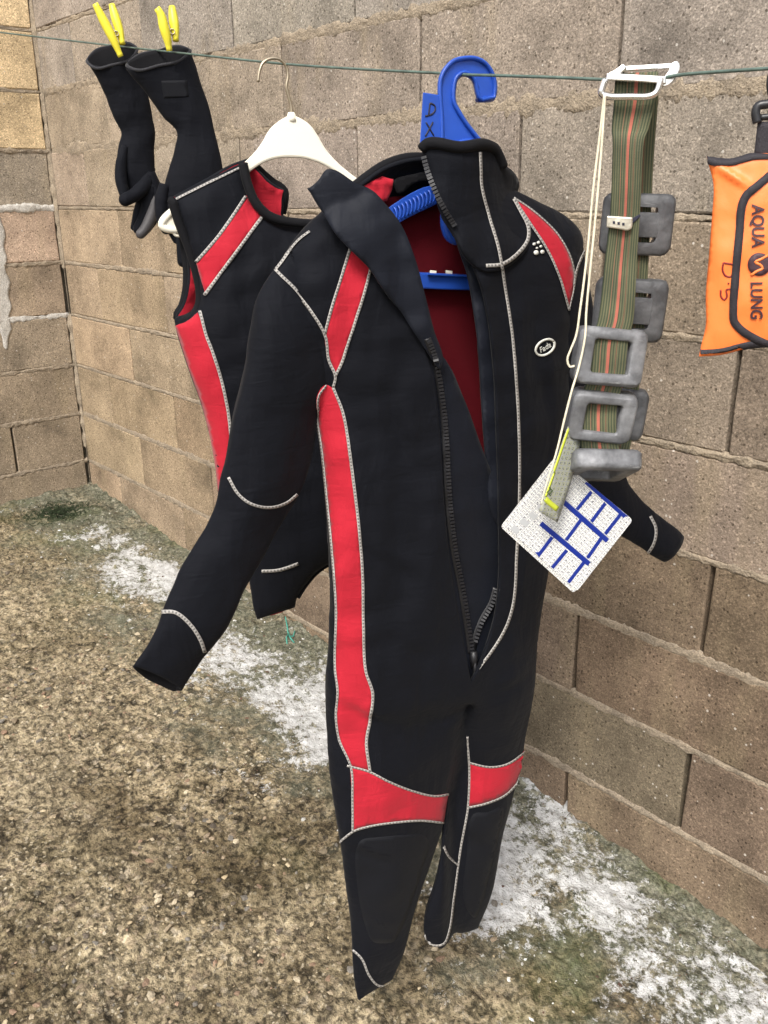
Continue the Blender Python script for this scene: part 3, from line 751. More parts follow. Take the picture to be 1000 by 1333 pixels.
# loose and half buried chippings
def chips(name, n, srange, qrange, rmin, rmax, palette, keep, seed, label):
    rdm = random.Random(seed); base = bmesh.new(); bmesh.ops.create_icosphere(base, subdivisions=1, radius=1.0)
    bv = [v.co.copy() for v in base.verts]; bf = [[v.index for v in f.verts] for f in base.faces]; base.free()
    V = []; F = []; Cc = []
    for _ in range(n):
        s = rdm.uniform(*srange); q = rdm.uniform(*qrange)
        if not keep(s, q, rdm): continue
        r = rmin+(rmax-rmin)*rdm.random()**3
        rot = Matrix.Rotation(rdm.uniform(0, 6.3), 3, 'Z') @ Matrix.Rotation(rdm.uniform(-0.4, 0.4), 3, 'X')
        sc = Vector((rdm.uniform(0.8, 1.4), rdm.uniform(0.7, 1.0), rdm.uniform(0.3, 0.6)))
        pz = gz(s)+ground_disp(s, q)-r*0.02
        b = len(V); col = rdm.choice(palette); f_ = rdm.uniform(0.7, 1.25)
        for v in bv:
            w = Vector((v.x*sc.x, v.y*sc.y, v.z*sc.z))*r*rdm.uniform(0.6, 1.2); w = rot @ w
            V.append((s+w.x, -q+w.y, pz+w.z)); Cc.append((col[0]*f_, col[1]*f_, col[2]*f_, 1))
        F += [[i+b for i in t] for t in bf]
    me = bpy.data.meshes.new(name); me.from_pydata(V, [], F); ca = me.color_attributes.new('tone', 'FLOAT_COLOR', 'POINT')
    ca.data.foreach_set('color', np.array(Cc, 'f').ravel())
    m, nt, p = nodes(name); at = N(nt, 'ShaderNodeVertexColor', layer_name='tone')
    nz = N(nt, 'ShaderNodeTexNoise', Scale=300.0, Detail=3.0); nt.links.new(N(nt, 'ShaderNodeTexCoord').outputs['Object'], nz.inputs['Vector']); rr = ramp(nt, [(0.3, 0.6), (0.7, 1.3)]); nt.links.new(nz.outputs['Fac'], rr.inputs[0])
    nt.links.new(mix(nt, at.outputs[0], rr.outputs[0], 0.8, 'MULTIPLY'), p.inputs['Base Color']); p.inputs['Roughness'].default_value = 0.9
    me.materials.append(m); me.update()
    o = bpy.data.objects.new(name, me); C.objects.link(o); o.matrix_world = ground.matrix_world; o['kind'] = 'stuff'; o['label'] = label; o['category'] = 'gravel'
    return o
PAL = [(0.33, 0.26, 0.16), (0.40, 0.325, 0.21), (0.19, 0.15, 0.10), (0.26, 0.20, 0.135), (0.10, 0.08, 0.06), (0.44, 0.37, 0.26), (0.25, 0.165, 0.11), (0.30, 0.24, 0.16), (0.15, 0.135, 0.115)]
chips('gravel', 13000, (0.2, 3.4), (0.30, 1.5), 0.0018, 0.0105, PAL, lambda s, q, r: r.random() < min(1, (q-0.2)*1.6)*min(1, max(0.06, 0.45+1.4*noise.noise(Vector((s*1.9, q*1.9, 6))))), 11, 'small brown and tan stones set in the rough ground')
chips('lime_flakes', 1500, (0.3, 3.4), (0.02, 0.5), 0.002, 0.006, [(0.62, 0.62, 0.60), (0.5, 0.49, 0.46), (0.30, 0.29, 0.24), (0.18, 0.17, 0.12), (0.10, 0.055, 0.035), (0.16, 0.14, 0.10)], lambda s, q, r: True, 12, 'pale crumbs of lime along the foot of the wall')
# dark moss cushion near the corner
rdm = random.Random(5); V = []; F = []
for _ in range(14000):
    a = rdm.uniform(0, 6.283); r = abs(rdm.gauss(0, 0.5)); 
    if r > 1.25: continue
    s = 0.22+math.cos(a)*r*0.12; q = 0.235+math.sin(a)*r*0.17
    if noise.noise(Vector((s*30, q*30, 4)))+0.55-r*0.5 < 0.05: continue
    p0 = Vector((s, -q, gz(s)+ground_disp(s, q)-0.001)); h = rdm.uniform(0.002, 0.006); w = rdm.uniform(0.0012, 0.003); t = rdm.uniform(0, 6.28)
    dx = Vector((math.cos(t), math.sin(t), 0))*w; tip = p0+Vector((rdm.uniform(-1, 1)*h, rdm.uniform(-1, 1)*h, h)); b = len(V)
    V += [p0-dx, p0+dx, tip]; F.append((b, b+1, b+2))
mo = mesh_obj('moss', V, F, plain('moss', (0.028, 0.042, 0.016), 0.9, var=0.5, vscale=40)); mo.matrix_world = ground.matrix_world
mo['kind'] = 'stuff'; mo['label'] = 'dark green moss cushion on the ground near the wall corner'; mo['category'] = 'moss'
# ------------------------------------------------------------------ clothes line
LP = Plane((nR.x*0.83, nR.y*0.83), -(math.pi/2-WA))
lp = [LP.pt(x, y) for x, y in smooth_path([(0, 42), (55, 48.5), (110, 55), (180, 63), (250, 70.5), (375, 83.5), (480, 90.5), (570, 95), (604, 97), (640, 98), (720, 100.5), (790, 103.5), (840, 105), (884, 97.5), (940, 93), (1000, 89)], 12, False)]
d0 = (lp[0]-lp[4]).normalized(); tL = (CORNER-lp[0]).dot(dR)/d0.dot(dR)
lp = [lp[0]+d0*tL*k/8 for k in range(8, 0, -1)]+lp
d1 = (lp[-1]-lp[-4]).normalized(); lp = lp+[lp[-1]+d1*0.9*k/6+Vector((0, 0, 0.02*k*k/36)) for k in range(1, 7)]
# two strands laid together
ln = tube_path('clothesline', lp, 0.0016, M['line'], None, 8)
tag(ln, 'thin green line stretched across the yard that everything hangs from', 'clothesline')

# ------------------------------------------------------------------ wetsuit
SP = Plane((0.09, 1.156), math.radians(25))
suit = empty('wetsuit', SP.pt(545, 1100), 'full length black wetsuit with red panels hanging unzipped on the blue hanger', 'wetsuit')
S_OUT = [(366, 345), (374, 326), (395, 298), (428, 268), (465, 240), (500, 216), (530, 206), (560, 204), (610, 215), (655, 240), (700, 262), (740, 284), (757, 305), (757, 335), (746, 400), (742, 480), (736, 560), (726, 650), (714, 740), (704, 800), (700, 830), (696, 890), (690, 940), (686, 970), (681, 1015), (668, 1065), (655, 1115), (642, 1185), (623, 1234, 1), (602, 1240), (575, 1233), (557, 1226, 1), (552, 1212), (553, 1190), (566, 1148), (576, 1100), (581, 1062), (583, 1040, 1), (577, 1072), (562, 1118), (541, 1180), (526, 1238), (511, 1274, 1), (488, 1288), (466, 1301, 1), (461, 1270), (459, 1240), (457, 1200), (450, 1145), (444, 1096), (438, 1060), (431, 1015), (426, 950), (424, 885), (428, 840), (430, 760), (427, 690), (421, 610), (413, 545), (412, 512), (398, 470), (378, 400)]
S_poly = smooth_path(S_OUT, 4)
HB = Inflate(S_poly, 0.62, slits=[((583, 1040), (611, 905))])
def sstep(a, b, x):
    t = min(max((x-a)/(b-a), 0), 1); return t*t*(3-2*t)
def fold(x, y, amp=1.0):
    v = noise.noise(Vector((x*0.016, y*0.0045, 1.7)))*0.006+noise.noise(Vector((x*0.035, y*0.012, 4.1)))*0.0028
    v += noise.noise(Vector((x*0.02+y*0.015, y*0.03, 8.8)))*0.0022
    return v*amp*1.8
CREASES = [((436, 896), (530, 925), 0.006, 9), ((610, 905), (560, 935), 0.005, 8), ((470, 690), (555, 742), 0.004, 10), ((655, 600), (722, 662), 0.005, 10), ((640, 890), (698, 862), 0.005, 8), ((452, 1088), (520, 1100), 0.004, 7), ((500, 470), (535, 600), 0.004, 11), ((690, 430), (716, 560), 0.004, 10), ((505, 800), (575, 850), 0.004, 10), ((470, 1180), (520, 1205), 0.003, 7), ((610, 1100), (648, 1120), 0.003, 7)]
def creases(x, y):
    r = 0.0
    for a, b, d, w in CREASES:
        dx, dy = b[0]-a[0], b[1]-a[1]; L2 = dx*dx+dy*dy; t = min(max(((x-a[0])*dx+(y-a[1])*dy)/L2, 0), 1)
        e2 = (x-a[0]-t*dx)**2+(y-a[1]-t*dy)**2; nrm = ((x-a[0])*dy-(y-a[1])*dx)/math.sqrt(L2)
        if e2 < w*w*9: r += -d*math.exp(-e2/(w*w))*math.sin(math.pi*min(max(t, 0.05), 0.95))+0.5*d*math.exp(-((nrm-1.6*w)/w)**2)*math.sin(math.pi*t)
    return r
def body_h(x, y):
    h = HB(x, y); k = min(1, h/0.02)
    h = 0.105*math.tanh(h/0.105)
    # the far leg hangs a little behind the near one
    xs = 583+(1040-y)*0.2 if y < 1040 else 580
    back = -0.045*sstep(xs-6, xs+14, x)*sstep(880, 1030, y)
    # hollow belly below the zip, soft crease over the hips
    h += -0.012*math.exp(-((x-520)/60)**2-((y-930)/25)**2)*k - 0.008*math.exp(-((x-560)/30)**2)*sstep(880, 930, y)*(1-sstep(1000, 1060, y))*k
    return h+back+(fold(x, y)+creases(x, y))*k
def back_h(x, y):
    h = HB(x, y); xs = 583+(1040-y)*0.2 if y < 1040 else 580
    return -0.85*0.105*math.tanh(h/0.105)-0.045*sstep(xs-6, xs+14, x)*sstep(880, 1030, y)
FRONT = [(428, 268, 1), (455, 304), (480, 330), (520, 385), (553, 436), (566, 480), (573, 540), (580, 640), (587, 715), (598, 785), (608, 838), (613, 864, 1), (628, 832), (641, 790), (648, 740), (648, 650), (646, 560), (642, 470), (634, 400), (618, 345), (598, 312), (578, 280, 1), (610, 245), (655, 240, 1)]+S_OUT[10:]+S_OUT[:3]
fr, fr_g = sheet('front_body', FRONT, SP, body_h, 0.0045, M['neo'], suit, grid=6, rings=(1.5, 4))
bk, bk_g = sheet('back_body', S_OUT, SP, back_h, 0.0045, M['neo'], suit, grid=8, back=True, rings=(1.5, 4))
sheet('lining', [(400, 330), (440, 285), (480, 262), (530, 255), (580, 255), (640, 258), (690, 290), (722, 330), (722, 420), (718, 520), (700, 640), (690, 740), (670, 850), (520, 850), (470, 740), (455, 640), (440, 540), (420, 440)], SP, lambda x, y: back_h(x, y)+0.008, 0.001, M['shaded_red_lining'], suit, grid=9)
# sleeves
sl1, sl1_g = tube('sleeve', [(380, 322, 446, 440, 0.45, 0.012), (356, 352, 440, 482, 0.5, 0.015), (339, 388, 432, 508, 0.55, 0.018), (322, 458, 416, 540, 0.6, 0.018), (306, 536, 403, 596, 0.62, 0.018), (298, 602, 388, 641, 0.62, 0.02), (287, 653, 362, 696, 0.6, 0.02), (256, 715, 329, 760, 0.6, 0.025), (228, 770, 296, 812, 0.6, 0.03), (205, 821, 265, 853, 0.58, 0.03, -0.010), (187, 856, 246, 882, 0.55, 0.03, -0.020)],
                  SP, [M['neo'], M['bind']], suit, rings=110, seg=48, cap=(True, False), thick=0.0045, amp=0.006, nscale=11, inner=1, lobe=0.035)
sl2, sl2_g = tube('sleeve', [(700, 400, 757, 300, 0.5, 0.0), (708, 450, 768, 360, 0.55, 0.0), (722, 520, 783, 460, 0.6, -0.01), (745, 600, 803, 560, 0.6, -0.02), (772, 662, 818, 628, 0.6, -0.03), (806, 700, 836, 657, 0.65, -0.03), (842, 724, 862, 680, 0.7, -0.03), (869, 740, 896, 706, 0.7, -0.03)],
                  SP, [M['neo'], M['bind']], suit, rings=80, seg=40, cap=(True, True), amp=0.005, nscale=13, seed=4.0, lobe=0.03)
# under-flap behind the zip
def flap_h(x, y): return body_h(min(x, 600), y)-0.010-0.0003*max(0, x-585)
fl, fl_g = sheet('zip_flap', [(553, 436, 1), (577, 452), (603, 505), (626, 570), (648, 630), (664, 700), (662, 760), (650, 815), (630, 850), (613, 870, 1), (600, 830), (588, 780), (576, 710), (570, 640), (564, 540), (556, 480)], SP, flap_h, 0.004, M['neo_navy'], suit, grid=5)
sheet('zip_flap', [(584, 285, 1), (596, 318), (608, 352), (617, 400), (623, 460), (628, 530), (633, 600), (640, 660), (655, 680, 1), (664, 560), (660, 450), (650, 390), (632, 340), (606, 300)], SP, lambda x, y: body_h(x, y)-0.012-0.0004*max(0, 650-x), 0.004, M['neo_navy'], suit, grid=5)
# folded-out lapel of the collar
def lapel_h(x, y):
    t = sstep(225, 450, y)
    return max(body_h(x, y), 0.030)+0.020*(1-t)+0.008+0.012*math.sin(math.pi*min(1, max(0, (x-415)/110)))*(1-t)
la, la_g = sheet('lapel', [(412, 246, 1), (424, 236), (436, 222), (446, 223), (470, 238), (492, 248), (510, 266), (528, 290), (543, 325), (556, 372), (568, 420), (578, 452), (575, 466, 1), (553, 436), (520, 386), (482, 334), (455, 308), (430, 276), (417, 256)], SP, lapel_h, 0.0055, M['neo_navy'], suit, grid=5)
# standing collar on the other side
def collar_h(x, y):
    t = sstep(215, 335, y)
    top = 0.066-0.045*((x-600)/62)**2
    return top*(1-t)+(body_h(x, y)+0.007)*t+0.004*noise.noise(Vector((x*0.03, y*0.03, 6)))
cl, cl_g = sheet('collar', [(549, 191, 1), (556, 185), (600, 190), (628, 186), (642, 189), (650, 199), (655, 214), (668, 224), (676, 237), (674, 250), (668, 258), (677, 276), (686, 294), (687, 312), (674, 331), (652, 345), (630, 347), (610, 333), (594, 306), (580, 282), (566, 250), (556, 218)], SP, collar_h, 0.006, M['neo'], suit, grid=5)
tube_path('collar_binding', [SP.pt(x, y, collar_h(x, y)+0.001) for x, y in smooth_path([(551, 196), (557, 190), (600, 195), (628, 191), (641, 195), (648, 206), (653, 218)], 4, False)], 0.0065, M['bind'], suit, 8)
# inside of the back neck
bn, bn_g = sheet('back_collar', [(458, 243, 1), (480, 226), (500, 213), (530, 204), (556, 203, 1), (566, 262), (545, 285), (522, 285), (500, 262)], SP, lambda x, y: -0.022-0.0004*max(0, y-215)+0.004*noise.noise(Vector((x*0.05, y*0.06, 3))), 0.005, M['neo'], suit, grid=5)
tube_path('collar_binding', [SP.pt(x, y, -0.018) for x, y in smooth_path([(455, 246), (478, 228), (500, 214), (528, 205), (556, 204)], 4, False)], 0.0058, M['bind'], suit, 8)
sheet('neck_lining', [(464, 250, 1), (480, 238), (497, 229, 1), (506, 232), (512, 233, 1), (510, 246), (503, 262, 1), (480, 262)], SP, lambda x, y: -0.006+0.006*noise.noise(Vector((x*0.09, y*0.09, 3))), 0.002, M['red'], suit, grid=4)
sheet('hanger_loop', [(512, 236), (540, 226), (557, 224), (560, 232), (540, 238), (518, 252)], SP, lambda x, y: -0.012, 0.003, M['bind'], suit, grid=4)

D = Drape([fr_g, sl1_g, sl2_g, fl_g, la_g, cl_g]); DBODY = Drape([fr_g, sl1_g])
RED = {
 'shoulder_stripe': [(464, 300, 1), (486, 330, 1), (477, 370), (462, 420), (451, 452), (445, 472), (437, 488, 1), (431, 470), (424, 450), (423, 434), (432, 398), (446, 354)],
 'side_panel': [(424, 501), (435, 507), (447, 538), (456, 592), (462, 639), (467, 686), (472, 754), (473, 814), (476, 872), (485, 902), (482, 934), (477, 966), (481, 1003, 1), (457, 998, 1), (442, 962), (438, 931), (440, 900), (437, 872), (438, 787), (432, 703), (427, 652), (420, 585), (414, 544), (413, 515)],
 'knee_band': [(456, 998, 1), (481, 1004), (506, 1017), (536, 1029), (566, 1035), (583, 1033, 1), (577, 1070, 1), (549, 1068), (515, 1070), (481, 1075), (459, 1081, 1), (458, 1035)],
 'knee_band_far': [(610, 993, 1), (638, 998), (660, 994), (685, 977, 1), (681, 1010, 1), (658, 1033), (634, 1044), (609, 1050, 1)],
 'chest_stripe': [(668, 259, 1), (688, 272), (702, 283), (728, 310), (742, 338), (747, 366), (740, 402, 1), (728, 362), (712, 326), (690, 292)],
}
for k, p in RED.items(): (DBODY if k == 'shoulder_stripe' else D).panel({'knee_band_far': 'knee_band', 'chest_stripe': 'shoulder_stripe'}.get(k, k), p, 0.0012, M['red'], suit, grid=5)
D.panel('knee_pad', [(464, 1105), (470, 1094), (490, 1090), (528, 1087), (551, 1087), (558, 1095), (550, 1130), (534, 1180), (521, 1212), (512, 1226), (498, 1228), (486, 1226), (474, 1200), (465, 1150)], 0.0003, M['neo_pad'], suit, thick=0.0002)
D.panel('knee_pad', [(616, 1060), (636, 1057), (654, 1050), (648, 1092), (637, 1140), (627, 1178), (618, 1195), (606, 1180), (608, 1110)], 0.0003, M['neo_pad'], suit, thick=0.0002)
W8, W6, W5 = 4.8, 3.7, 2.8
SEAMS = [
 ([(357, 349), (363, 356), (384, 377), (406, 406), (424, 438), (428, 468), (437, 490), (434, 504)], W6),
 ([(360, 351), (367, 342), (377, 328), (390, 313), (404, 302)], W5),
 ([(463, 302), (446, 354), (432, 398), (423, 434)], W6), ([(486, 330), (477, 370), (462, 420), (451, 452), (445, 472), (437, 489)], W6),
 ([(434, 504), (447, 538), (456, 592), (462, 639), (467, 686), (472, 754), (473, 814), (476, 872), (485, 902), (482, 934), (477, 966), (482, 1005)], W6),
 ([(424, 501), (414, 515), (414, 544), (420, 585), (427, 652), (432, 703), (438, 787), (437, 872), (440, 900), (438, 931), (442, 962), (457, 998), (459, 1040), (459, 1083)], W5),
 ([(452, 996), (481, 1004), (506, 1017), (536, 1029), (566, 1036), (583, 1034)], W5), ([(441, 1098), (459, 1082), (481, 1075), (515, 1070), (549, 1068), (577, 1071)], W5),
 ([(610, 992), (638, 998), (660, 994), (685, 977)], W5), ([(608, 1051), (634, 1045), (658, 1034), (680, 1011)], W5),
 ([(608, 958), (611, 1000), (609, 1050), (600, 1101), (590, 1169), (583, 1215), (577, 1228), (566, 1230), (556, 1226), (553, 1216)], W5), ([(576, 1100), (584, 1116), (596, 1126)], W5),
 ([(460, 1236), (471, 1247), (481, 1270), (492, 1282), (510, 1282)], W5),
 ([(624, 198), (625, 220), (626, 242), (636, 282), (648, 322), (656, 370), (666, 434), (671, 490), (675, 561), (675, 652), (672, 720), (667, 787), (657, 818), (636, 852), (616, 876)], W6),
 ([(632, 346), (652, 344), (672, 331), (686, 313), (687, 296), (677, 275), (668, 259)], W8),
 ([(668, 259), (690, 292), (712, 326), (728, 362), (740, 404)], W5), ([(668, 258), (688, 271), (702, 282), (728, 309), (743, 338), (747, 366), (740, 404)], W5 - 1), ([(760, 326), (750, 350), (746, 372)], W5),
 ([(298, 621), (310, 642), (326, 655), (349, 660), (372, 654), (386, 643)], W6), ([(209, 797), (228, 797), (248, 813), (261, 833), (266, 848)], W8),
 ([(846, 672), (853, 688), (851, 706), (841, 724)], W6),
]
for i, (p, w) in enumerate(SEAMS): (DBODY if i < 4 else D).ribbon('seam', p, w, 0.0022, M['stitch'], suit, thick=0.0003, edge=0.85)
# dark sleeve hems and leg hems
D.ribbon('zip_tape', [(556, 440), (564, 462), (570, 490), (577, 540), (580, 590), (583, 650), (590, 713), (600, 765), (608, 815), (613, 850)], 9, 0.0022, M['zip'], suit)
D.ribbon('zip_tape', [(646, 765), (640, 785), (627, 808), (617, 836), (614, 850)], 9, 0.0022, M['zip'], suit)
def teeth(name, pts, parent, size=(0.0030, 0.0018, 0.0016), pitch=4.6):
    P = smooth_path(pts, pitch, False); V = []; F = []
    for i, p in enumerate(P[:-1]):
        t = P[i+1]-p; t = t/np.linalg.norm(t); c = D.at(p[0], p[1], 0.0035); e = D.at(P[i+1][0], P[i+1][1], 0.0035)-c
        if e.length > 0.02: continue
        e.normalize(); n = (CAM-c).normalized(); b = e.cross(n).normalized(); n = b.cross(e); k = len(V)
        for sx in (-1, 1):
            for sy in (-1, 1):
                for sz in (-1, 1): V.append(c+b*sx*size[0]+e*sy*size[1]*0.8+n*sz*size[2])
        F += [[k+i_ for i_ in f] for f in ((0, 1, 3, 2), (4, 6, 7, 5), (0, 4, 5, 1), (2, 3, 7, 6), (0, 2, 6, 4), (1, 5, 7, 3))]
    zo = mesh_obj(name, V, F, plain('zip_tooth', (0.011, 0.011, 0.014), 0.5), parent, smooth=False); zo['kind'] = 'stuff'; return zo
teeth('zip_teeth', [(558, 444), (565, 464), (571, 492), (578, 542), (581, 592), (584, 652), (591, 714), (601, 766), (609, 816), (613, 848)], suit)
teeth('zip_teeth', [(644, 770), (638, 787), (625, 810), (616, 838)], suit)
teeth('zip_teeth', [(554, 205), (560, 228), (569, 255), (580, 278), (592, 297)], suit)
ps = [D.at(613, y, 0.006) for y in (846, 856, 866)]
tube_path('zip_slider', ps, [0.005, 0.006, 0.004], M['zip'], suit, 8)
tube_path('zip_pull', [D.at(613, y, 0.009) for y in (858, 868, 880)], [0.002, 0.003, 0.0035], M['zip'], suit, 6)

def glyphs(string, bold=0.0):
    cu = bpy.data.curves.new('txt', 'FONT'); cu.body = string; cu.align_x = 'CENTER'; cu.align_y = 'CENTER'; cu.resolution_u = 4; cu.offset = bold
    o = bpy.data.objects.new('txt', cu); C.objects.link(o); dg = bpy.context.evaluated_depsgraph_get(); dg.update()
    me = bpy.data.meshes.new_from_object(o.evaluated_get(dg)); v = [v.co.copy() for v in me.vertices]; f = [list(p.vertices) for p in me.polygons]
    bpy.data.objects.remove(o); bpy.data.curves.remove(cu); bpy.data.meshes.remove(me)
    return v, f
def drape_text(dr, name, string, cx, cy, hpx, ang, mat, parent, off=0.002, xs=1.0, shear=0.0, bold=0.0, thick=0.0005):
    v, f = glyphs(string, bold); ca, sa = math.cos(ang), math.sin(ang); V = []
    for p in v:
        x, y = (p.x*xs+p.y*shear)*hpx, -p.y*hpx
        V.append(dr.at(cx+x*ca-y*sa, cy+x*sa+y*ca, off))
    F = fix_normals(V, f, CAM); o = mesh_obj(name, V, F, mat, parent, False)
    solidify(o, thick); return o
logo = [(709+13.5*math.cos(t)*math.cos(-0.6)-9*math.sin(t)*math.sin(-0.6), 452+13.5*math.cos(t)*math.sin(-0.6)+9*math.sin(t)*math.cos(-0.6)) for t in np.linspace(0, 2*math.pi, 25)]
M['print_white'] = plain('pale_print', (0.62, 0.62, 0.57), 0.6)
D.ribbon('logo_ring', logo, 3.2, 0.0022, M['print_white'], suit)
drape_text(D, 'logo_lettering', 'Fada', 709, 452, 10, -0.55, M['print_white'], suit, 0.002, 0.9, 0.35)
for i, (x, y, r) in enumerate([(694.5, 318, 2.0), (700, 316, 2.0), (697, 329, 3.2), (705, 328, 2.6), (703, 321, 1.6), (698, 323, 1.4)]):
    D.panel('printed_mark', [(x+r*math.cos(t), y+r*math.sin(t)) for t in np.linspace(0, 2*math.pi, 9)[:-1]], 0.0022, M['print_white'], suit, grid=3, step=2)

# ------------------------------------------------------------------ blue hanger
bh = empty('coat_hanger', SP.pt(600, 98), 'chunky blue plastic hanger with hollow hook carrying the wetsuit', 'hanger')
HK = [(578, 232, 1), (576, 190), (575, 150), (573, 120), (574, 104), (580, 91), (590, 81), (604, 77), (618, 77), (631, 83), (640, 95), (644, 110), (643, 124), (640, 129, 1), (624, 130, 1), (621, 118), (618, 106), (611, 98), (602, 96), (594, 102), (591, 112), (591, 134), (596, 144), (606, 160), (620, 178), (634, 196), (640, 215), (628, 236, 1)]
prism('hook', HK, SP, -0.004, 0.006, M['blue'], bh, 4, 0.001)
tube_path('hook_rim', [SP.pt(x, y, 0.001) for x, y in smooth_path(HK[:14], 4, False)]+[SP.pt(x, y, 0.001) for x, y in smooth_path(HK[14:], 4, False)], 0.0032, M['blue'], bh, 8, flat=3.2, fdir=SP.off)
tube_path('hook_boss', [SP.pt(608+14*math.cos(t), 192+9*math.sin(t), 0.008) for t in np.linspace(math.pi, 2*math.pi, 14)], 0.0022, M['blue'], bh, 6)
prism('name_tab', [(551, 121, 1), (575, 125, 1), (575, 192, 1), (547, 190, 1)], SP, 0.004, 0.009, M['blue'], bh, 30, 0.001)
TD = [([(560, 135), (558.5, 150)], 0), ([(560, 135), (566, 138), (567, 143), (563, 149), (554, 152)], 0), ([(555, 160), (565, 177)], 0), ([(564, 159.5), (554, 178)], 0)]
for p, _ in TD: tube_path('marker_lettering', [SP.pt(x, y, 0.0092) for x, y in smooth_path(p, 2, False)], 0.0010, M['ink'], bh, 6)
prism('neck', [(576, 225, 1), (612, 225, 1), (606, 300), (596, 312), (584, 306), (578, 285)], SP, -0.010, 0.002, M['blue'], bh, 5, 0.001)
tube_path('inner_hook', [SP.pt(x, y, 0.0) for x, y in smooth_path([(580, 270), (580, 295), (586, 309), (597, 313), (606, 306)], 4, False)], 0.006, M['blue'], bh, 10)
prism('arm', [(570, 240, 1), (568, 266, 1), (525, 287), (470, 322), (425, 352), (420, 340), (462, 305), (508, 268), (550, 244)], SP, -0.030, -0.016, M['blue'], bh, 6, 0.001)
prism('arm', [(610, 236, 1), (650, 250), (700, 290), (728, 320), (722, 332), (690, 308), (645, 275), (608, 262, 1)], SP, -0.020, -0.006, M['blue'], bh, 6, 0.001)
for i in range(11):
    t = i/10; x, y = 514+t*50, 279-t*25
    tube_path('rib', [SP.pt(x+4*math.sin(a)*1.2-3, y-10*math.cos(a)+1, -0.014+0.005*math.sin(a)) for a in np.linspace(0, math.pi, 9)], 0.0013, M['blue'], bh, 6)
prism('trouser_bar', [(470, 352, 1), (556, 358), (624, 362), (690, 366, 1), (690, 384, 1), (624, 381), (556, 379), (470, 372, 1)], SP, -0.040, -0.026, M['blue'], bh, 8, 0.002)
prism('bar_lip', [(556, 357, 1), (640, 361, 1), (640, 364, 1), (556, 360, 1)], SP, -0.026, -0.018, M['blue'], bh, 8, 0.0008)
for x in (563, 584): prism('bar_stud', [(x-4, 354, 1), (x+5, 355, 1), (x+5, 359, 1), (x-4, 358, 1)], SP, -0.030, -0.022, M['white_plastic'], bh, 8, 0.0006)

# ------------------------------------------------------------------ vest and cream hanger
VP = Plane((-0.136, 1.41), math.radians(22))
vest = empty('neoprene_vest', VP.pt(360, 800), 'sleeveless black and red neoprene vest hanging on the cream hanger', 'vest')
V_OUT = [(224, 258, 1), (268, 236), (300, 219), (316, 212, 1), (322, 236), (334, 264), (352, 280), (385, 288), (430, 286), (465, 270), (485, 250), (500, 236, 1), (530, 262), (560, 292, 1), (552, 350), (556, 410), (560, 430), (545, 520), (530, 620), (520, 700), (516, 760, 1), (470, 770), (440, 728, 1), (425, 734), (410, 745), (398, 760), (387, 776), (384, 790, 1), (360, 797), (335, 806, 1), (330, 790), (327, 770), (320, 735), (300, 690), (286, 648), (280, 600), (272, 560), (262, 524), (244, 474), (229, 425), (228, 414), (242, 408), (258, 398), (260, 380), (255, 350), (245, 318), (234, 288)]
V_poly = smooth_path(V_OUT, 4)
HV = Inflate(V_poly, 0.50, mpp=0.00125)
def vest_h(x, y):
    h = HV(x, y); k = min(1, h/0.02)
    return 0.10*math.tanh(h/0.10)+fold(x+300, y, 1.0)*k
vf, vf_g = sheet('front_body', V_OUT, VP, vest_h, 0.005, [M['neo'], M['red']], vest, grid=6, inner=1, rings=(1.5, 4))
VB = [(224, 256, 1), (268, 232), (300, 214), (322, 206, 1), (338, 222), (352, 236), (370, 247, 1), (369, 280, 1), (400, 296), (440, 292), (480, 264), (500, 236, 1), (530, 262), (560, 292, 1), (552, 350), (556, 410), (560, 430), (545, 520), (530, 620), (520, 700), (516, 760, 1), (470, 770), (436, 720), (420, 722), (404, 738), (392, 750, 1), (380, 790), (335, 800), (327, 770), (320, 735), (300, 690), (286, 648), (280, 600), (272, 560), (262, 524), (244, 474), (229, 425), (228, 412), (236, 398), (243, 370), (243, 340), (236, 300)]
HVB = Inflate(smooth_path(VB, 4), 0.36, mpp=0.00125, it=1500)
vb, vb_g = sheet('back_body', VB, VP, lambda x, y: -HVB(x, y), 0.005, [M['neo'], M['red']], vest, grid=8, inner=1, back=True)
# bound edges
def loop_tube(name, pts, rad, mat, parent, plane, wf, closed=True, flat=1.0):
    P = smooth_path(pts, 4, closed); return tube_path(name, [plane.pt(x, y, wf(x, y, i/len(P))) for i, (x, y) in enumerate(P)], rad, mat, parent, 8, closed, flat=flat)
loop_tube('armhole_binding', [(226, 262), (236, 292), (247, 320), (257, 352), (262, 380), (260, 398), (250, 411), (236, 418), (229, 414), (236, 400), (241, 380), (242, 350), (238, 318), (232, 288)], 0.0068, M['bind'], vest, VP, lambda x, y, t: 0.018*math.sin(2*math.pi*(0.25+t*0.0)) if t < 0.5 else -0.016)
loop_tube('neck_binding', [(317, 213), (322, 236), (334, 264), (352, 281), (385, 289), (430, 288), (465, 272), (498, 240)], 0.0068, M['bind'], vest, VP, lambda x, y, t: 0.012+0.02*math.sin(math.pi*t), closed=False)
loop_tube('neck_binding', [(326, 212), (340, 226), (354, 238), (369, 249), (369, 262), (366, 278)], 0.0078, M['bind'], vest, VP, lambda x, y, t: -0.022, closed=False)
loop_tube('leg_binding', [(440, 729), (425, 735), (410, 746), (398, 760), (387, 777)], 0.0055, M['bind'], vest, VP, lambda x, y, t: vest_h(x, y)*0.2, closed=False)
sheet('leg_lining', [(384, 776, 1), (390, 752), (402, 738), (420, 722), (440, 716, 1), (441, 730), (424, 737), (409, 748), (397, 762)], VP, lambda x, y: -0.004, 0.002, M['red'], vest, grid=5)
DV = Drape([vf_g])
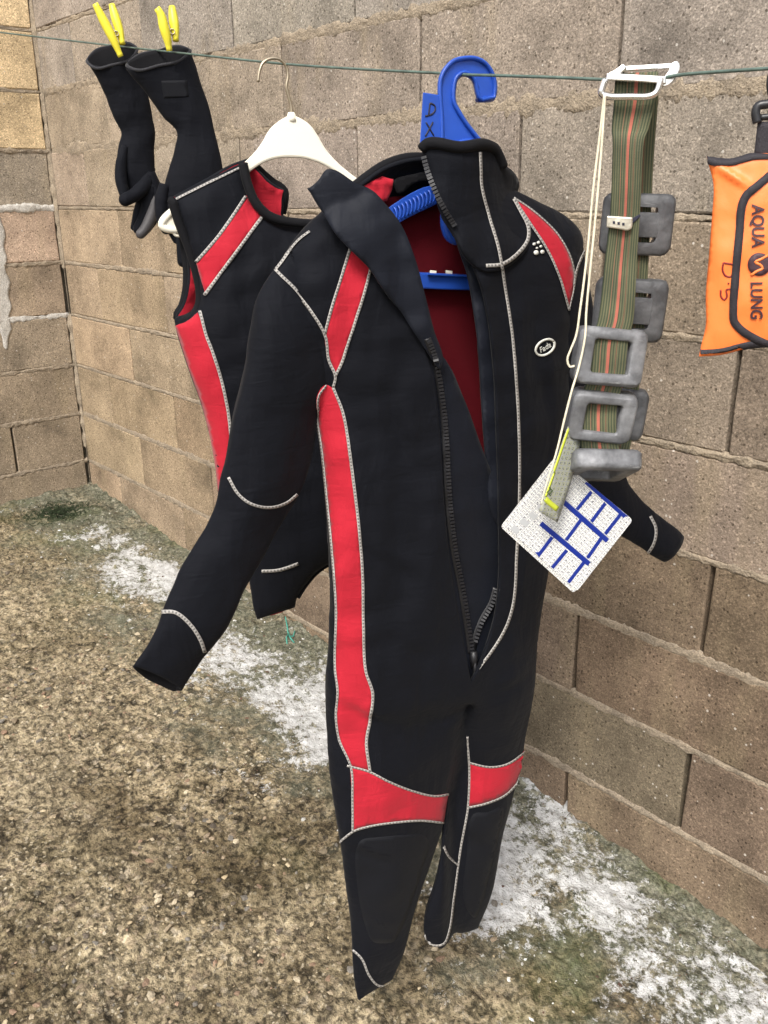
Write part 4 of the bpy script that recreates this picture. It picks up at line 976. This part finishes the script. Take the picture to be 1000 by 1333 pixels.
DV.panel('shoulder_stripe', [(320, 255, 1), (332, 266), (343, 279, 1), (300, 338), (268, 383, 1), (262, 362), (256, 341, 1), (290, 300)], 0.0014, M['red'], vest)
DV.panel('side_panel', [(229, 424, 1), (245, 418), (258, 407, 1), (268, 434), (277, 458), (292, 509), (300, 556), (301, 590), (297, 630), (300, 672, 1), (292, 664), (287, 649), (281, 605), (275, 572), (264, 528), (245, 474)], 0.0014, M['red'], vest)
for p, w in [([(319, 256), (290, 300), (256, 341)], 5), ([(343, 280), (300, 338), (267, 384)], 5), ([(261, 405), (268, 434), (277, 458), (292, 509), (300, 556), (301, 590), (297, 630)], 4.5), ([(230, 260), (268, 241), (300, 225), (312, 219)], 3.0), ([(341, 743), (360, 742), (375, 738), (388, 733)], 5)]:
    DV.ribbon('seam', p, w*0.85, 0.0024, M['stitch'], vest, thick=0.0003, edge=0.85)
ch = empty('coat_hanger', VP.pt(379, 100), 'broad cream plastic hanger with thin wire hook holding the vest', 'hanger')
tube_path('hook', [VP.pt(x, y, 0.0) for x, y in smooth_path([(336, 107), (338, 92), (343, 81), (353, 76), (364, 77), (372, 85), (375, 98), (373, 112), (376, 126), (379, 138), (379.5, 156)], 3, False)], 0.0022, M['wire'], ch, 8)
prism('body', [(373, 152), (380, 150), (387, 152), (404, 163), (414, 177), (424, 194), (440, 212), (470, 236), (510, 262), (545, 286), (548, 296), (535, 294), (500, 270), (460, 242), (440, 226), (420, 214), (400, 207), (382, 205), (362, 206), (345, 211), (325, 224), (300, 246), (262, 276), (232, 296), (216, 299), (210, 290), (214, 282), (224, 276), (262, 250), (300, 226), (330, 200), (342, 184), (350, 170), (360, 160)], VP, -0.008, 0.006, M['white_plastic'], ch, 4, 0.003)
tube_path('collar', [VP.pt(379, 146, 0), VP.pt(379.5, 152, 0), VP.pt(380, 158, 0)], [0.0045, 0.007, 0.008], M['white_plastic'], ch, 10)
tube_path('end_hook', [VP.pt(x, y, 0.004) for x, y in smooth_path([(226, 274), (213, 287), (211, 293), (216, 297), (238, 299)], 3, False)], 0.0055, M['white_plastic'], ch, 8)
tube_path('strap_hook', [VP.pt(x, y, 0.004) for x, y in smooth_path([(227, 298), (227, 303), (230, 306), (238, 306)], 2, False)], 0.0026, M['white_plastic'], ch, 8)
# ------------------------------------------------------------------ gloves and pegs
def facing(p): return math.atan2(-p.x, p.y)
def glove_plane(px, py, back=0.0):
    p = LP.pt(px, py); p = p+Vector((p.x, p.y, 0)).normalized()*back
    return Plane((p.x, p.y), math.atan2(-p.x, p.y))
G1 = glove_plane(160, 66); G2 = glove_plane(215, 68)
def finger(name, pts, plane, rads, mat, parent, w0=0.0, w1=None):
    P = smooth_path(pts, 4, False); n = len(P); w1 = w0 if w1 is None else w1
    R = [np.interp(i/(n-1), np.linspace(0, 1, len(rads)), rads) for i in range(n)]
    C3 = [plane.pt(x, y, w0+(w1-w0)*i/(n-1)) for i, (x, y) in enumerate(P)]
    # rounded tip
    d = (C3[-1]-C3[-2]).normalized(); r = R[-1]
    for k in range(1, 6):
        a = k/5*math.pi/2; C3.append(C3[n-1]+d*r*math.sin(a)); R.append(max(r*math.cos(a), 0.0003))
    return tube_path(name, C3, R, mat, parent, 14)
g1 = empty('diving_glove', G1.pt(180, 308), 'long black diving glove with curled fingers, left one pegged to the line', 'glove', 'pair of gloves on the line')
gt, gt_g = tube('gauntlet', [(113, 80, 179, 64, 0.62, 0, 0.020), (117, 87, 182, 72, 0.6, 0, 0.017), (127, 103, 187, 92, 0.55, 0, 0.010), (138, 124, 191, 118, 0.5, 0, 0.004), (147, 150, 196, 148, 0.5), (157, 172, 200, 173, 0.5), (154, 190, 200, 196, 0.5), (153, 208, 202, 218, 0.45), (158, 226, 206, 238, 0.42), (166, 244, 208, 252, 0.38), (174, 262, 206, 268, 0.32)], G1, [M['neo'], M['bind']], g1, rings=70, seg=36, cap=(False, True), thick=0.004, amp=0.004, nscale=18, inner=1, seed=2)
finger('thumb', [(163, 190), (158, 212), (158, 236), (163, 254)], G1, [0.006, 0.010, 0.011, 0.010], M['neo'], g1, 0.010, 0.020)
finger('finger', [(194, 218), (190, 238), (176, 253), (163, 260)], G1, [0.012, 0.0135, 0.0125, 0.0115], M['neo'], g1, -0.006, 0.030)
finger('finger', [(196, 240), (194, 262), (187, 284), (179, 298)], G1, [0.016, 0.014, 0.012, 0.009], M['neo'], g1, 0.0, 0.0)
finger('finger', [(190, 245), (184, 268), (178, 286), (174, 296)], G1, [0.014, 0.012, 0.011, 0.006], M['neo'], g1, -0.008, -0.008)
finger('finger', [(192, 222), (202, 250), (198, 278), (187, 300), (183, 304)], G1, [0.010, 0.013, 0.0125, 0.011, 0.009], M['glove_palm'], g1, -0.010, 0.016)
finger('finger', [(194, 225), (205, 255), (199, 284), (190, 298)], G1, [0.012, 0.012, 0.0115, 0.009], M['neo'], g1, 0.002, 0.004)
D1 = Drape([gt_g])
def rim(name, st, plane, par, rad=0.0024):
    xl, yl, xr, yr, ra, _, ti = st; PL, PR = plane.pt(xl, yl), plane.pt(xr, yr); c = (PL+PR)/2; A = (PR-PL)/2; B = plane.off*A.length*ra+Vector((0, 0, -ti))
    tube_path(name, [c+A*math.cos(t)+B*math.sin(t)+Vector((0, 0, 0.0015*math.sin(5*t))) for t in np.linspace(0, 2*math.pi, 49)[:-1]], rad, M['hem'], par, 8, True)
M['hem'] = cloth('worn_hem', (0.020, 0.020, 0.024), fold=0.2)
rim('cuff_hem', (113, 80, 179, 64, 0.62, 0, 0.020), G1, g1)
g2 = empty('diving_glove', G2.pt(230, 330), 'long black diving glove with square patch, pegged beside the white hanger', 'glove', 'pair of gloves on the line')
gt2, gt2_g = tube('gauntlet', [(165, 85, 248, 66, 0.50, 0, 0.016), (169, 92, 250, 73, 0.5, 0, 0.013), (190, 121, 262, 110, 0.45, 0, 0.005), (213, 153, 275, 148, 0.42), (230, 170, 281, 172, 0.42), (229, 190, 286, 195, 0.42), (220, 222, 290, 222, 0.4), (211, 250, 289, 252, 0.35), (208, 275, 280, 285, 0.3), (214, 296, 268, 310, 0.25), (226, 316, 258, 330, 0.2)], G2, [M['neo'], M['bind']], g2, rings=70, seg=36, cap=(False, True), thick=0.004, amp=0.003, nscale=16, inner=1, seed=9)
rim('cuff_hem', (165, 85, 248, 66, 0.50, 0, 0.016), G2, g2)
finger('thumb', [(215, 240), (210, 262), (211, 284), (216, 298)], G2, [0.010, 0.012, 0.011, 0.009], M['neo'], g2, 0.004, 0.008)
for i, (x0, x1) in enumerate(((272, 262), (262, 254), (252, 246), (242, 238))):
    finger('finger', [(x0, 286), (x0-4, 320), (x1, 352-abs(i-1)*6)], G2, [0.012, 0.012, 0.010], M['neo'], g2, 0.002, 0.004)
D2 = Drape([gt2_g])
D2.panel('cuff_patch', [(210, 105, 1), (243, 104, 1), (246, 126, 1), (213, 128, 1)], 0.0004, M['neo_pad'], g2, grid=4, thick=0.0002)
def peg(plane, front, backl, spring, label):
    e = empty('clothes_peg', plane.pt(*spring), label, 'peg', 'yellow pegs on the line')
    for (pts, w) in ((front, 0.052), (backl, 0.030)):
        P = smooth_path(pts, 4, False); n = len(P)
        R = [0.0068*(0.75+0.45*math.sin(math.pi*min(1, i/(n-1)*1.1))) for i in range(n)]
        tube_path('jaw', [plane.pt(x, y, w-0.010*i/(n-1)*(1 if w > 0.04 else -1)) for i, (x, y) in enumerate(P)], R, M['yellow'], e, 10, flat=1.25, fdir=plane.off)
    c = plane.pt(*spring, 0.042)
    tube_path('spring', [c+plane.off*(0.012*(k/28-0.5))+plane.u*0.0042*math.cos(k*0.9)+Vector((0, 0, 0.0042*math.sin(k*0.9))) for k in range(29)], 0.0010, M['wire'], e, 6)
    return e
peg(G1, [(125.5, 12), (136, 33), (147, 54), (158, 78)], [(146, 10), (151, 28), (156, 44), (160, 62)], (152, 49), 'yellow plastic peg leaning over the left glove')
peg(G2, [(205, 18), (210, 26), (214, 42), (218, 56), (221, 71)], [(224, 13), (226, 30), (228, 45), (229, 58)], (224.5, 47), 'yellow plastic peg standing upright on the right glove')

# ------------------------------------------------------------------ weight belt
b0 = LP.pt(832, 104); BP = Plane((b0.x, b0.y), math.radians(-4))
belt = empty('weight_belt', BP.pt(790, 620), 'olive striped webbing weight belt looped over the line by its buckle', 'belt')
ST = [  # left px, right px, offset off the plane
 (771, 604, 815, 612, -0.030), (778, 560, 826, 566, -0.042), (788, 480, 836, 482, -0.046), (795, 400, 842, 400, -0.046), (801, 330, 846, 330, -0.046), (803, 276, 849, 276, -0.044), (804, 204, 852, 204, -0.034), (805, 140, 857, 134, -0.020), (806, 108, 858, 104, -0.010), (805, 98, 857, 95, 0.0),
 (803, 100, 856, 98, 0.010), (801, 112, 855, 112, 0.014), (800, 135, 853, 133, 0.015), (797, 168, 844, 168, 0.014), (798, 192, 837, 192, 0.018), (795, 276, 833, 276, 0.016), (788, 340, 829, 340, 0.014), (780, 410, 825, 408, 0.016), (770, 440, 818, 440, 0.0175), (766, 485, 813, 487, 0.0175), (757, 520, 804, 523, 0.0145), (756, 555, 803, 560, 0.0135), (757, 588, 808, 594, 0.006), (757, 604, 807, 612, -0.008), (760, 612, 809, 620, -0.020)]
ST = np.array(ST, float); n = len(ST); V = []; uv = []; F = []; m = 9; s = 0; last = None; rows = 0
def cr(i, x):
    p0, p1, p2, p3 = ST[max(i-1, 0)], ST[i], ST[i+1], ST[min(i+2, n-1)]
    return 0.5*(2*p1+(p2-p0)*x+(2*p0-5*p1+4*p2-p3)*x*x+(3*p1-p0-3*p2+p3)*x**3)
for i in range(n-1):
    for x in np.linspace(0, 1, 7)[:-1]:
        e = cr(i, x); c = BP.pt((e[0]+e[2])/2, (e[1]+e[3])/2, e[4])
        if last is not None: s += (c-last).length
        last = c; rows += 1
        for j in range(m):
            t = j/(m-1); V.append(BP.pt(e[0]*(1-t)+e[2]*t, e[1]*(1-t)+e[3]*t, e[4]+0.002*math.sin(math.pi*t)*math.sin(s*40))); uv.append((t, s))
for r in range(rows-1):
    for j in range(m-1): a = r*m+j; F.append([a, a+1, a+m+1, a+m])
so_ = mesh_obj('webbing', V, F, M['strap'], belt, True, uv); solidify(so_, 0.0022, 0.0)
# buckle: wire frame and folded plate
def bar(name, pts, rad, w, mat, flat=1.0, closed=False, par=belt, step=3, plane=BP):
    P = smooth_path(pts, step, closed); ws = w if callable(w) else (lambda t: w)
    return tube_path(name, [plane.pt(x, y, ws(i/max(1, len(P)-1))) for i, (x, y) in enumerate(P)], rad, mat, par, 10, closed, flat=flat)
bar('buckle_frame', [(789, 107), (785, 118), (784, 125), (790, 128), (820, 129), (846, 128), (853, 124), (858, 112), (859, 106)], 0.0032, 0.026, M['steel'])
prism('buckle_plate', [(791, 99, 1), (830, 101), (866, 103, 1), (866, 113, 1), (830, 110), (790, 108, 1)], BP, 0.016, 0.026, M['steel'], belt, 8, 0.001)
prism('buckle_side', [(862, 106), (868, 98), (874, 86), (881, 83), (884, 90), (882, 99), (870, 114), (862, 116)], BP, -0.004, 0.022, M['steel'], belt, 4, 0.001)
prism('buckle_side', [(790, 108), (791, 101), (802, 94), (813, 87), (816, 91), (808, 99), (800, 104)], BP, -0.004, 0.022, M['steel'], belt, 4, 0.001)
prism('buckle_back', [(811, 85, 1), (845, 83), (878, 81, 1), (878, 88, 1), (845, 90), (811, 92, 1)], BP, -0.012, -0.004, M['steel'], belt, 8, 0.001)
M['keeper'] = plain('worn_tin', (0.62, 0.58, 0.48), 0.4, 0.6, bscale=200, bstr=0.5, var=0.3, vscale=90)
kp = prism('keeper', [(791, 280, 1), (807, 281), (824, 282, 1), (822, 297), (818, 299), (805, 297), (790, 295, 1)], BP, 0.017, 0.022, M['keeper'], belt, 4, 0.0015)
for px_, py_ in ((800, 289), (806, 290), (812, 291)): prism('stamped_mark', [(px_-1.6, py_-2, 1), (px_+1.4, py_-2, 1), (px_+1.4, py_+1.5, 1), (px_-1.6, py_+1.5, 1)], BP, 0.0218, 0.0225, M['ink'], kp, 5, 0)
prism('keeper_tab', [(822, 284, 1), (833, 278, 1), (834, 281, 1), (824, 290, 1)], BP, 0.010, 0.018, M['ink'], belt, 5, 0.0005)
# lead weights
def weight_mesh(w, h, t, iw, ih, seed):
    bm = bmesh.new(); rdm = random.Random(seed)
    def rr(W, H, r, k=4):
        out = []
        for cx, cz, a0 in ((W/2-r, H/2-r, 0), (-W/2+r, H/2-r, 90), (-W/2+r, -H/2+r, 180), (W/2-r, -H/2+r, 270)):
            for i in range(k): a = math.radians(a0+90*i/(k-1)); out.append((cx+r*math.cos(a), cz+r*math.sin(a)))
        return out
    def ring(pts, y, j=0.0006): return [bm.verts.new((x+rdm.uniform(-j, j), y+rdm.uniform(-j, j)*0.5, z+rdm.uniform(-j, j))) for x, z in pts]
    e = 0.0032
    R = [ring(rr(iw, ih, 0.003), t/2), ring(rr(iw, ih, 0.003), -t/2+e*0.5), ring(rr(iw+e, ih+e, 0.004), -t/2), ring(rr(w-2*e, h-2*e, 0.007), -t/2), ring(rr(w-e*0.5, h-e*0.5, 0.009), -t/2+e*0.7), ring(rr(w, h, 0.0095), -t/2+2*e), ring(rr(w, h, 0.0095), t/2-e), ring(rr(w-2*e, h-2*e, 0.007), t/2), ring(rr(iw, ih, 0.003), t/2)]
    n = len(R[0])
    for a, b in zip(R, R[1:]):
        for i in range(n): bm.faces.new((a[i], a[(i+1) % n], b[(i+1) % n], b[i]))
    # the web across the back, leaving a slot above and below for the belt
    W2, H2 = iw/2+0.002, ih/2-0.0055
    c = [bm.verts.new((x, y, z)) for y in (0.001, t/2+0.0004) for x, z in ((-W2, -H2), (W2, -H2), (W2, H2), (-W2, H2))]
    for f in ((0, 3, 2, 1), (4, 5, 6, 7), (0, 1, 5, 4), (1, 2, 6, 5), (2, 3, 7, 6), (3, 0, 4, 7)): bm.faces.new([c[i] for i in f])
    bmesh.ops.remove_doubles(bm, verts=bm.verts[:], dist=1e-6); bmesh.ops.recalc_face_normals(bm, faces=bm.faces[:])
    me = bpy.data.meshes.new('lead_weight'); bm.to_mesh(me); bm.free(); me.materials.append(M['lead'])
    me.polygons.foreach_set('use_smooth', [True]*len(me.polygons)); me.update()
    return me
def weight(cx, cy, wpx, hpx, w, roll, pitch, yaw, label, seed, t=0.024, dark=False):
    c = BP.pt(cx, cy, w); sc = (c-CAM).length/FPX*math.cos(math.atan(math.hypot(cx-500, cy-666)/FPX))
    W, H = wpx*sc, hpx*sc/max(0.4, math.cos(pitch))
    o = bpy.data.objects.new('lead_weight', weight_mesh(W, H, t, W*0.53, H*0.58, seed)); C.objects.link(o)
    R0 = Matrix((BP.u, -BP.n, Vector((0, 0, 1)))).transposed()
    o.matrix_world = Matrix.Translation(c) @ (R0 @ Matrix.Rotation(yaw, 3, 'Z') @ Matrix.Rotation(pitch, 3, 'X') @ Matrix.Rotation(roll, 3, 'Y')).to_4x4()
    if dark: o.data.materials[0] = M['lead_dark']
    tag(o, label, 'weight', 'lead weights on the belt')
    md = o.modifiers.new('bevel', 'BEVEL'); md.width = 0.001; md.segments = 2; md.limit_method = 'ANGLE'; md.angle_limit = math.radians(50)
    return o
weight(793, 461, 91, 74, 0.014, math.radians(5.5), math.radians(-5), math.radians(6), 'upper grey lead weight of the front strand, framing a window of striped belt', 1)
weight(782, 538, 86, 66, 0.010, math.radians(6), math.radians(8), math.radians(4), 'second grey lead weight down the front strand, touching the one above', 2)
weight(779, 608, 88, 44, -0.006, math.radians(7), math.radians(62), math.radians(2), 'lowest lead weight at the bottom of the belt loop, lying almost flat', 3, 0.022)
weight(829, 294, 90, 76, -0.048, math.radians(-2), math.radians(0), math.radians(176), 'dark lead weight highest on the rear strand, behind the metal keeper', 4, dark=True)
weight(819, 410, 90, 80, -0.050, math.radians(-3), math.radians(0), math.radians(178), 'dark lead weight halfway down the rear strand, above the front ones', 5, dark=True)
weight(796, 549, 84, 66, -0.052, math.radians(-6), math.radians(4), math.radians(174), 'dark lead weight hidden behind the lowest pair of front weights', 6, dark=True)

# ------------------------------------------------------------------ dive table cards on a cord
cards = empty('table_cards', BP.pt(740, 700), 'fan of white laminated table cards with blue bars hanging below the weights', 'cards')
bar('cord', [(788, 127), (782, 180), (774, 245), (766, 330), (757, 400), (752, 432), (745, 450), (741, 462), (744, 471), (750, 470)], 0.0012, lambda t: 0.03, M['cord'], par=cards, step=4)
bar('cord', [(789, 127), (784, 200), (777, 280), (770, 350), (765, 405), (764, 430), (756, 470), (747, 500), (738, 535), (727, 580), (716, 615), (708, 645)], 0.0012, lambda t: 0.034, M['cord'], par=cards, step=4)
CP = Plane((BP.pt(740, 690).x, BP.pt(740, 690).y), math.radians(4))
def card_material(name, ang, c0, base=(0.70, 0.70, 0.67)):
    """white laminate with a fine printed grid and rows of tiny marks"""
    m, nt, p = nodes(name); L = nt.links
    uv = N(nt, 'ShaderNodeTexCoord').outputs['UV']; mp = N(nt, 'ShaderNodeMapping'); mp.vector_type = 'TEXTURE'
    mp.inputs['Location'].default_value = (c0[0]/1000, c0[1]/1000, 0); mp.inputs['Rotation'].default_value = (0, 0, ang); L.new(uv, mp.inputs['Vector'])
    sx = N(nt, 'ShaderNodeSeparateXYZ'); L.new(mp.outputs[0], sx.inputs[0]); x, y = sx.outputs[0], sx.outputs[1]
    gx = math_(nt, 'FRACT', math_(nt, 'MULTIPLY', x, 1000/6.4)); gy = math_(nt, 'FRACT', math_(nt, 'MULTIPLY', y, 1000/5.0))
    line = math_(nt, 'MAXIMUM', math_(nt, 'LESS_THAN', gx, 0.16), math_(nt, 'LESS_THAN', gy, 0.18))
    v = N(nt, 'ShaderNodeTexNoise', Scale=700.0, Detail=2.0); L.new(mp.outputs[0], v.inputs['Vector'])
    mark = math_(nt, 'MULTIPLY', math_(nt, 'MULTIPLY', math_(nt, 'GREATER_THAN', v.outputs['Fac'], 0.52), math_(nt, 'GREATER_THAN', gy, 0.45)), math_(nt, 'MULTIPLY', math_(nt, 'GREATER_THAN', gx, 0.35), math_(nt, 'LESS_THAN', gx, 0.9)))
    c = mix(nt, base, (0.26, 0.27, 0.33), math_(nt, 'MULTIPLY', line, 0.7)); c = mix(nt, c, (0.06, 0.06, 0.09), math_(nt, 'MULTIPLY', mark, 0.95))
    L.new(c, p.inputs['Base Color']); p.inputs['Roughness'].default_value = 0.3
    return m
A, Bc, Cc, Dc = (658, 687), (728, 597), (824, 676), (751, 770)
def rcard(a, b, c, d, r=5):
    out = []; P = [np.array(p, float) for p in (a, b, c, d)]
    for i in range(4):
        p, q, n_ = P[i], P[i-1], P[(i+1) % 4]
        u = (q-p)/np.linalg.norm(q-p); v = (n_-p)/np.linalg.norm(n_-p)
        for t in (0, 0.25, 0.5, 0.75, 1): out.append(tuple((1-t)**2*(p+u*r)+2*t*(1-t)*p+t*t*(p+v*r)))
    return out
ang = math.atan2(Dc[1]-A[1], Dc[0]-A[0])
M['card'] = card_material('printed_card', ang, A); M['card2'] = card_material('printed_card_plain', ang, A, (0.72, 0.71, 0.66))
M['blue_print'] = plain('blue_print', (0.007, 0.024, 0.22), 0.3)
def card(name, off, w, mat):
    q = [(x+off[0], y+off[1]) for x, y in (A, Bc, Cc, Dc)]
    return sheet(name, rcard(*q), CP, lambda x, y: w+0.00003*(x-740), 0.0006, mat, cards, grid=12, corners_raw=True, flat=True)
card('card', (-7, 1), -0.003, M['card2']); card('card', (-4, 3), -0.0015, M['card2'])
front_card, fc_g = card('card', (0, 0), 0.0, M['card'])
DC = Drape([fc_g])
BARS = [((763, 627), (814, 672), 6), ((728, 648), (791, 704), 6.5), ((704, 681), (767, 734), 6.5), ((770, 640), (751, 663), 4.5), ((788, 655), (770, 679), 4.5), ((808, 669), (788, 695), 4.5), ((756, 677), (737, 703), 4.5), ((783, 700), (765, 726), 4.5), ((719, 699), (700, 724), 4.5), ((738, 716), (719, 739), 4.5), ((760, 732), (740, 758), 4.5)]
for i, (a, b, w) in enumerate(BARS): DC.ribbon('printed_bar', [a, ((a[0]+b[0])/2, (a[1]+b[1])/2), b], w, 0.0006+0.0002*(i > 2), M['blue_print'], front_card, step=6, thick=0.0)
M['grey_print'] = plain('grey_print', (0.42, 0.43, 0.44), 0.4)
for k in range(4):
    x, y = 669+k*11.5, 683-k*9.0
    DC.panel('printed_box', [(x, y, 1), (x+8, y+7, 1), (x+3.5, y+12.5, 1), (x-4.5, y+5.5, 1)], 0.0006, M['grey_print'], front_card, grid=8, step=20, thick=0.0, smooth=False)
# the yellow edged card seen nearly edge on
M['card_y'] = card_material('yellow_card', 1.85, (704, 649), (0.34, 0.35, 0.25))
M['yellow_print'] = plain('yellow_green_print', (0.55, 0.62, 0.05), 0.4)
yc, yc_g = sheet('card', [(746, 536, 1), (756, 560), (750, 600), (740, 634), (727, 669, 1), (716, 660), (705, 650, 1), (722, 600), (736, 560)], CP, lambda x, y: 0.030+0.0006*(x-725)*-1, 0.0008, M['card_y'], cards, grid=6)
DY = Drape([yc_g]); DY.ribbon('printed_edge', [(708, 647), (716, 655), (726, 663)], 7, 0.0006, M['yellow_print'], yc); DY.ribbon('printed_edge', [(741, 556), (726, 600), (709, 646)], 3.0, 0.0006, M['yellow_print'], yc)
drape_text(DY, 'printed_letters', 'TL', 715, 640, 11, 0.75, plain('dark_green_print', (0.05, 0.09, 0.02), 0.5), yc, 0.0012, 0.8)

# ------------------------------------------------------------------ orange bag
o0 = LP.pt(1008, 89); OP = Plane((o0.x, o0.y), math.radians(-12))
bag = empty('signal_bag', OP.pt(990, 460), 'bright orange pouch with black trim and lettering at the right edge', 'bag')
BG = [(920, 203, 1), (935, 206), (952, 207), (979, 200), (1000, 199), (1050, 203), (1112, 206, 1), (1106, 300), (1110, 380), (1122, 452, 1), (1060, 452), (1000, 451), (976, 453), (938, 462), (910, 464, 1), (913, 450), (919, 423), (919, 385), (923, 334), (927, 283), (929, 240), (923, 215)]
HG = Inflate(smooth_path(BG, 4), 0.20, mpp=0.00072, it=1500)
def bag_h(x, y):
    h = HG(x, y); k = min(1, h/0.006)
    crease = 0.006*math.exp(-(((x-930)*0.62-(y-214))/5.0)**2)*sstep(915, 935, x)*(1-sstep(960, 985, x))
    return h+k*(0.003*noise.noise(Vector((x*0.025, y*0.02, 2)))+crease+0.0008*noise.noise(Vector((x*0.07, y*0.05, 5))))
bf_, bf_g = sheet('front_cloth', BG, OP, bag_h, 0.001, M['orange'], bag, grid=5)
sheet('back_cloth', BG, OP, lambda x, y: -HG(x, y), 0.001, M['orange'], bag, grid=8, back=True)
DB = Drape([bf_g])
DB.ribbon('trim', [(919, 208), (935, 211), (952, 211), (979, 204), (1000, 203), (1050, 206), (1112, 210)], 9.5, 0.0014, M['black_web'], bag, edge=1.0)
DB.ribbon('trim', [(910, 460), (938, 458), (976, 449), (1000, 447), (1060, 448), (1120, 449)], 9.5, 0.0014, M['black_web'], bag, edge=1.0)
DB.ribbon('trim', [(1004, 227), (986, 242), (972, 254), (966, 268), (963, 300), (959, 340), (956.5, 372), (955, 400), (956, 418), (966, 430), (984, 441), (1004, 450)], 10.5, 0.0016, M['black_web'], bag, edge=1.0)
DB.ribbon('trim', [(1078, 227), (1094, 250), (1098, 300), (1098, 372), (1090, 425), (1074, 449)], 10.5, 0.0016, M['black_web'], bag, edge=1.0)
M['bag_ink'] = plain('dark_plum_print', (0.050, 0.020, 0.028), 0.6)
drape_text(DB, 'lettering', 'AQUA', 986, 294, 22.5, math.pi/2, M['bag_ink'], bag, 0.0016, 0.86, bold=0.022)
drape_text(DB, 'lettering', 'LUNG', 984, 391, 21.5, math.pi/2, M['bag_ink'], bag, 0.0016, 0.84, bold=0.022)
disc = DB.panel('emblem', [(988.5+15*math.cos(t), 344+15*math.sin(t)) for t in np.linspace(0, 2*math.pi, 25)[:-1]], 0.0016, M['bag_ink'], bag, grid=5)
DB.ribbon('emblem_stroke', [(1000, 332), (991, 337), (983, 341), (990, 345), (993, 349), (985, 353), (978, 358)], 4.2, 0.0024, M['orange'], disc)
M['red_marker'] = plain('red_marker', (0.22, 0.018, 0.020), 0.6)
for p in ([(942, 342), (948, 343), (955, 344)], [(942, 342), (941, 351), (945, 359), (951, 360), (955, 353), (955, 344)], [(948, 368), (949, 369.5)], [(952, 390), (952.5, 377), (946, 377), (946.5, 386), (943, 390), (939, 386), (938.5, 377)]):
    DB.ribbon('marker_writing', p, 2.2, 0.0012, M['red_marker'], bag, step=2, thick=0.0002)
sp_, _ = sheet('strap', [(987, 158, 1), (1032, 160, 1), (1030, 203, 1), (982, 203, 1)], OP, lambda x, y: 0.001, 0.002, M['black_web'], bag, grid=8)
M['black_plastic'] = plain('black_plastic', (0.02, 0.02, 0.023), 0.35)
bar('clip', [(986, 160), (984, 146), (987, 138), (996, 136), (1030, 135), (1036, 142), (1034, 160)], 0.0040, 0.001, M['black_plastic'], par=bag, plane=OP)
bar('clip', [(990, 153), (1012, 151), (1034, 153)], 0.0028, 0.001, M['black_plastic'], par=bag, plane=OP)
bar('clip', [(1008, 136), (1002, 115), (1004, 95), (1010, 86), (1017, 92), (1018, 115), (1014, 136)], 0.0026, 0.001, M['black_plastic'], par=bag, plane=OP)

# ------------------------------------------------------------------ scrap of string at the foot of the wall
def ground_hit(px, py):
    d = ray(px, py); t = (-1.15+GS*CORNER.xy.dot(dR.xy))/(d.z+GS*d.xy.dot(dR.xy)); p = CAM+d*t; q = p-CORNER
    s, qq = q.dot(dR), -q.dot(nR); return gpos(s, qq, ground_disp(s, qq)+0.003)
V = []; F = []
top = ground_hit(372, 812); top.z += 0.02
for pts in ([top, ground_hit(374, 818), ground_hit(375, 826), ground_hit(378, 834), ground_hit(383, 840)], [ground_hit(376, 828), ground_hit(373, 835), ground_hit(374, 841)], [ground_hit(377, 831), ground_hit(382, 831), ground_hit(384, 826)]):
    v, f = tube_path(None, pts, 0.0022, None, None, 6); b = len(V); V += v; F += [[i+b for i in t] for t in f]
st_ = mesh_obj('string', V, F, M['teal']); tag(st_, 'short frayed teal string lying at the foot of the wall', 'string')
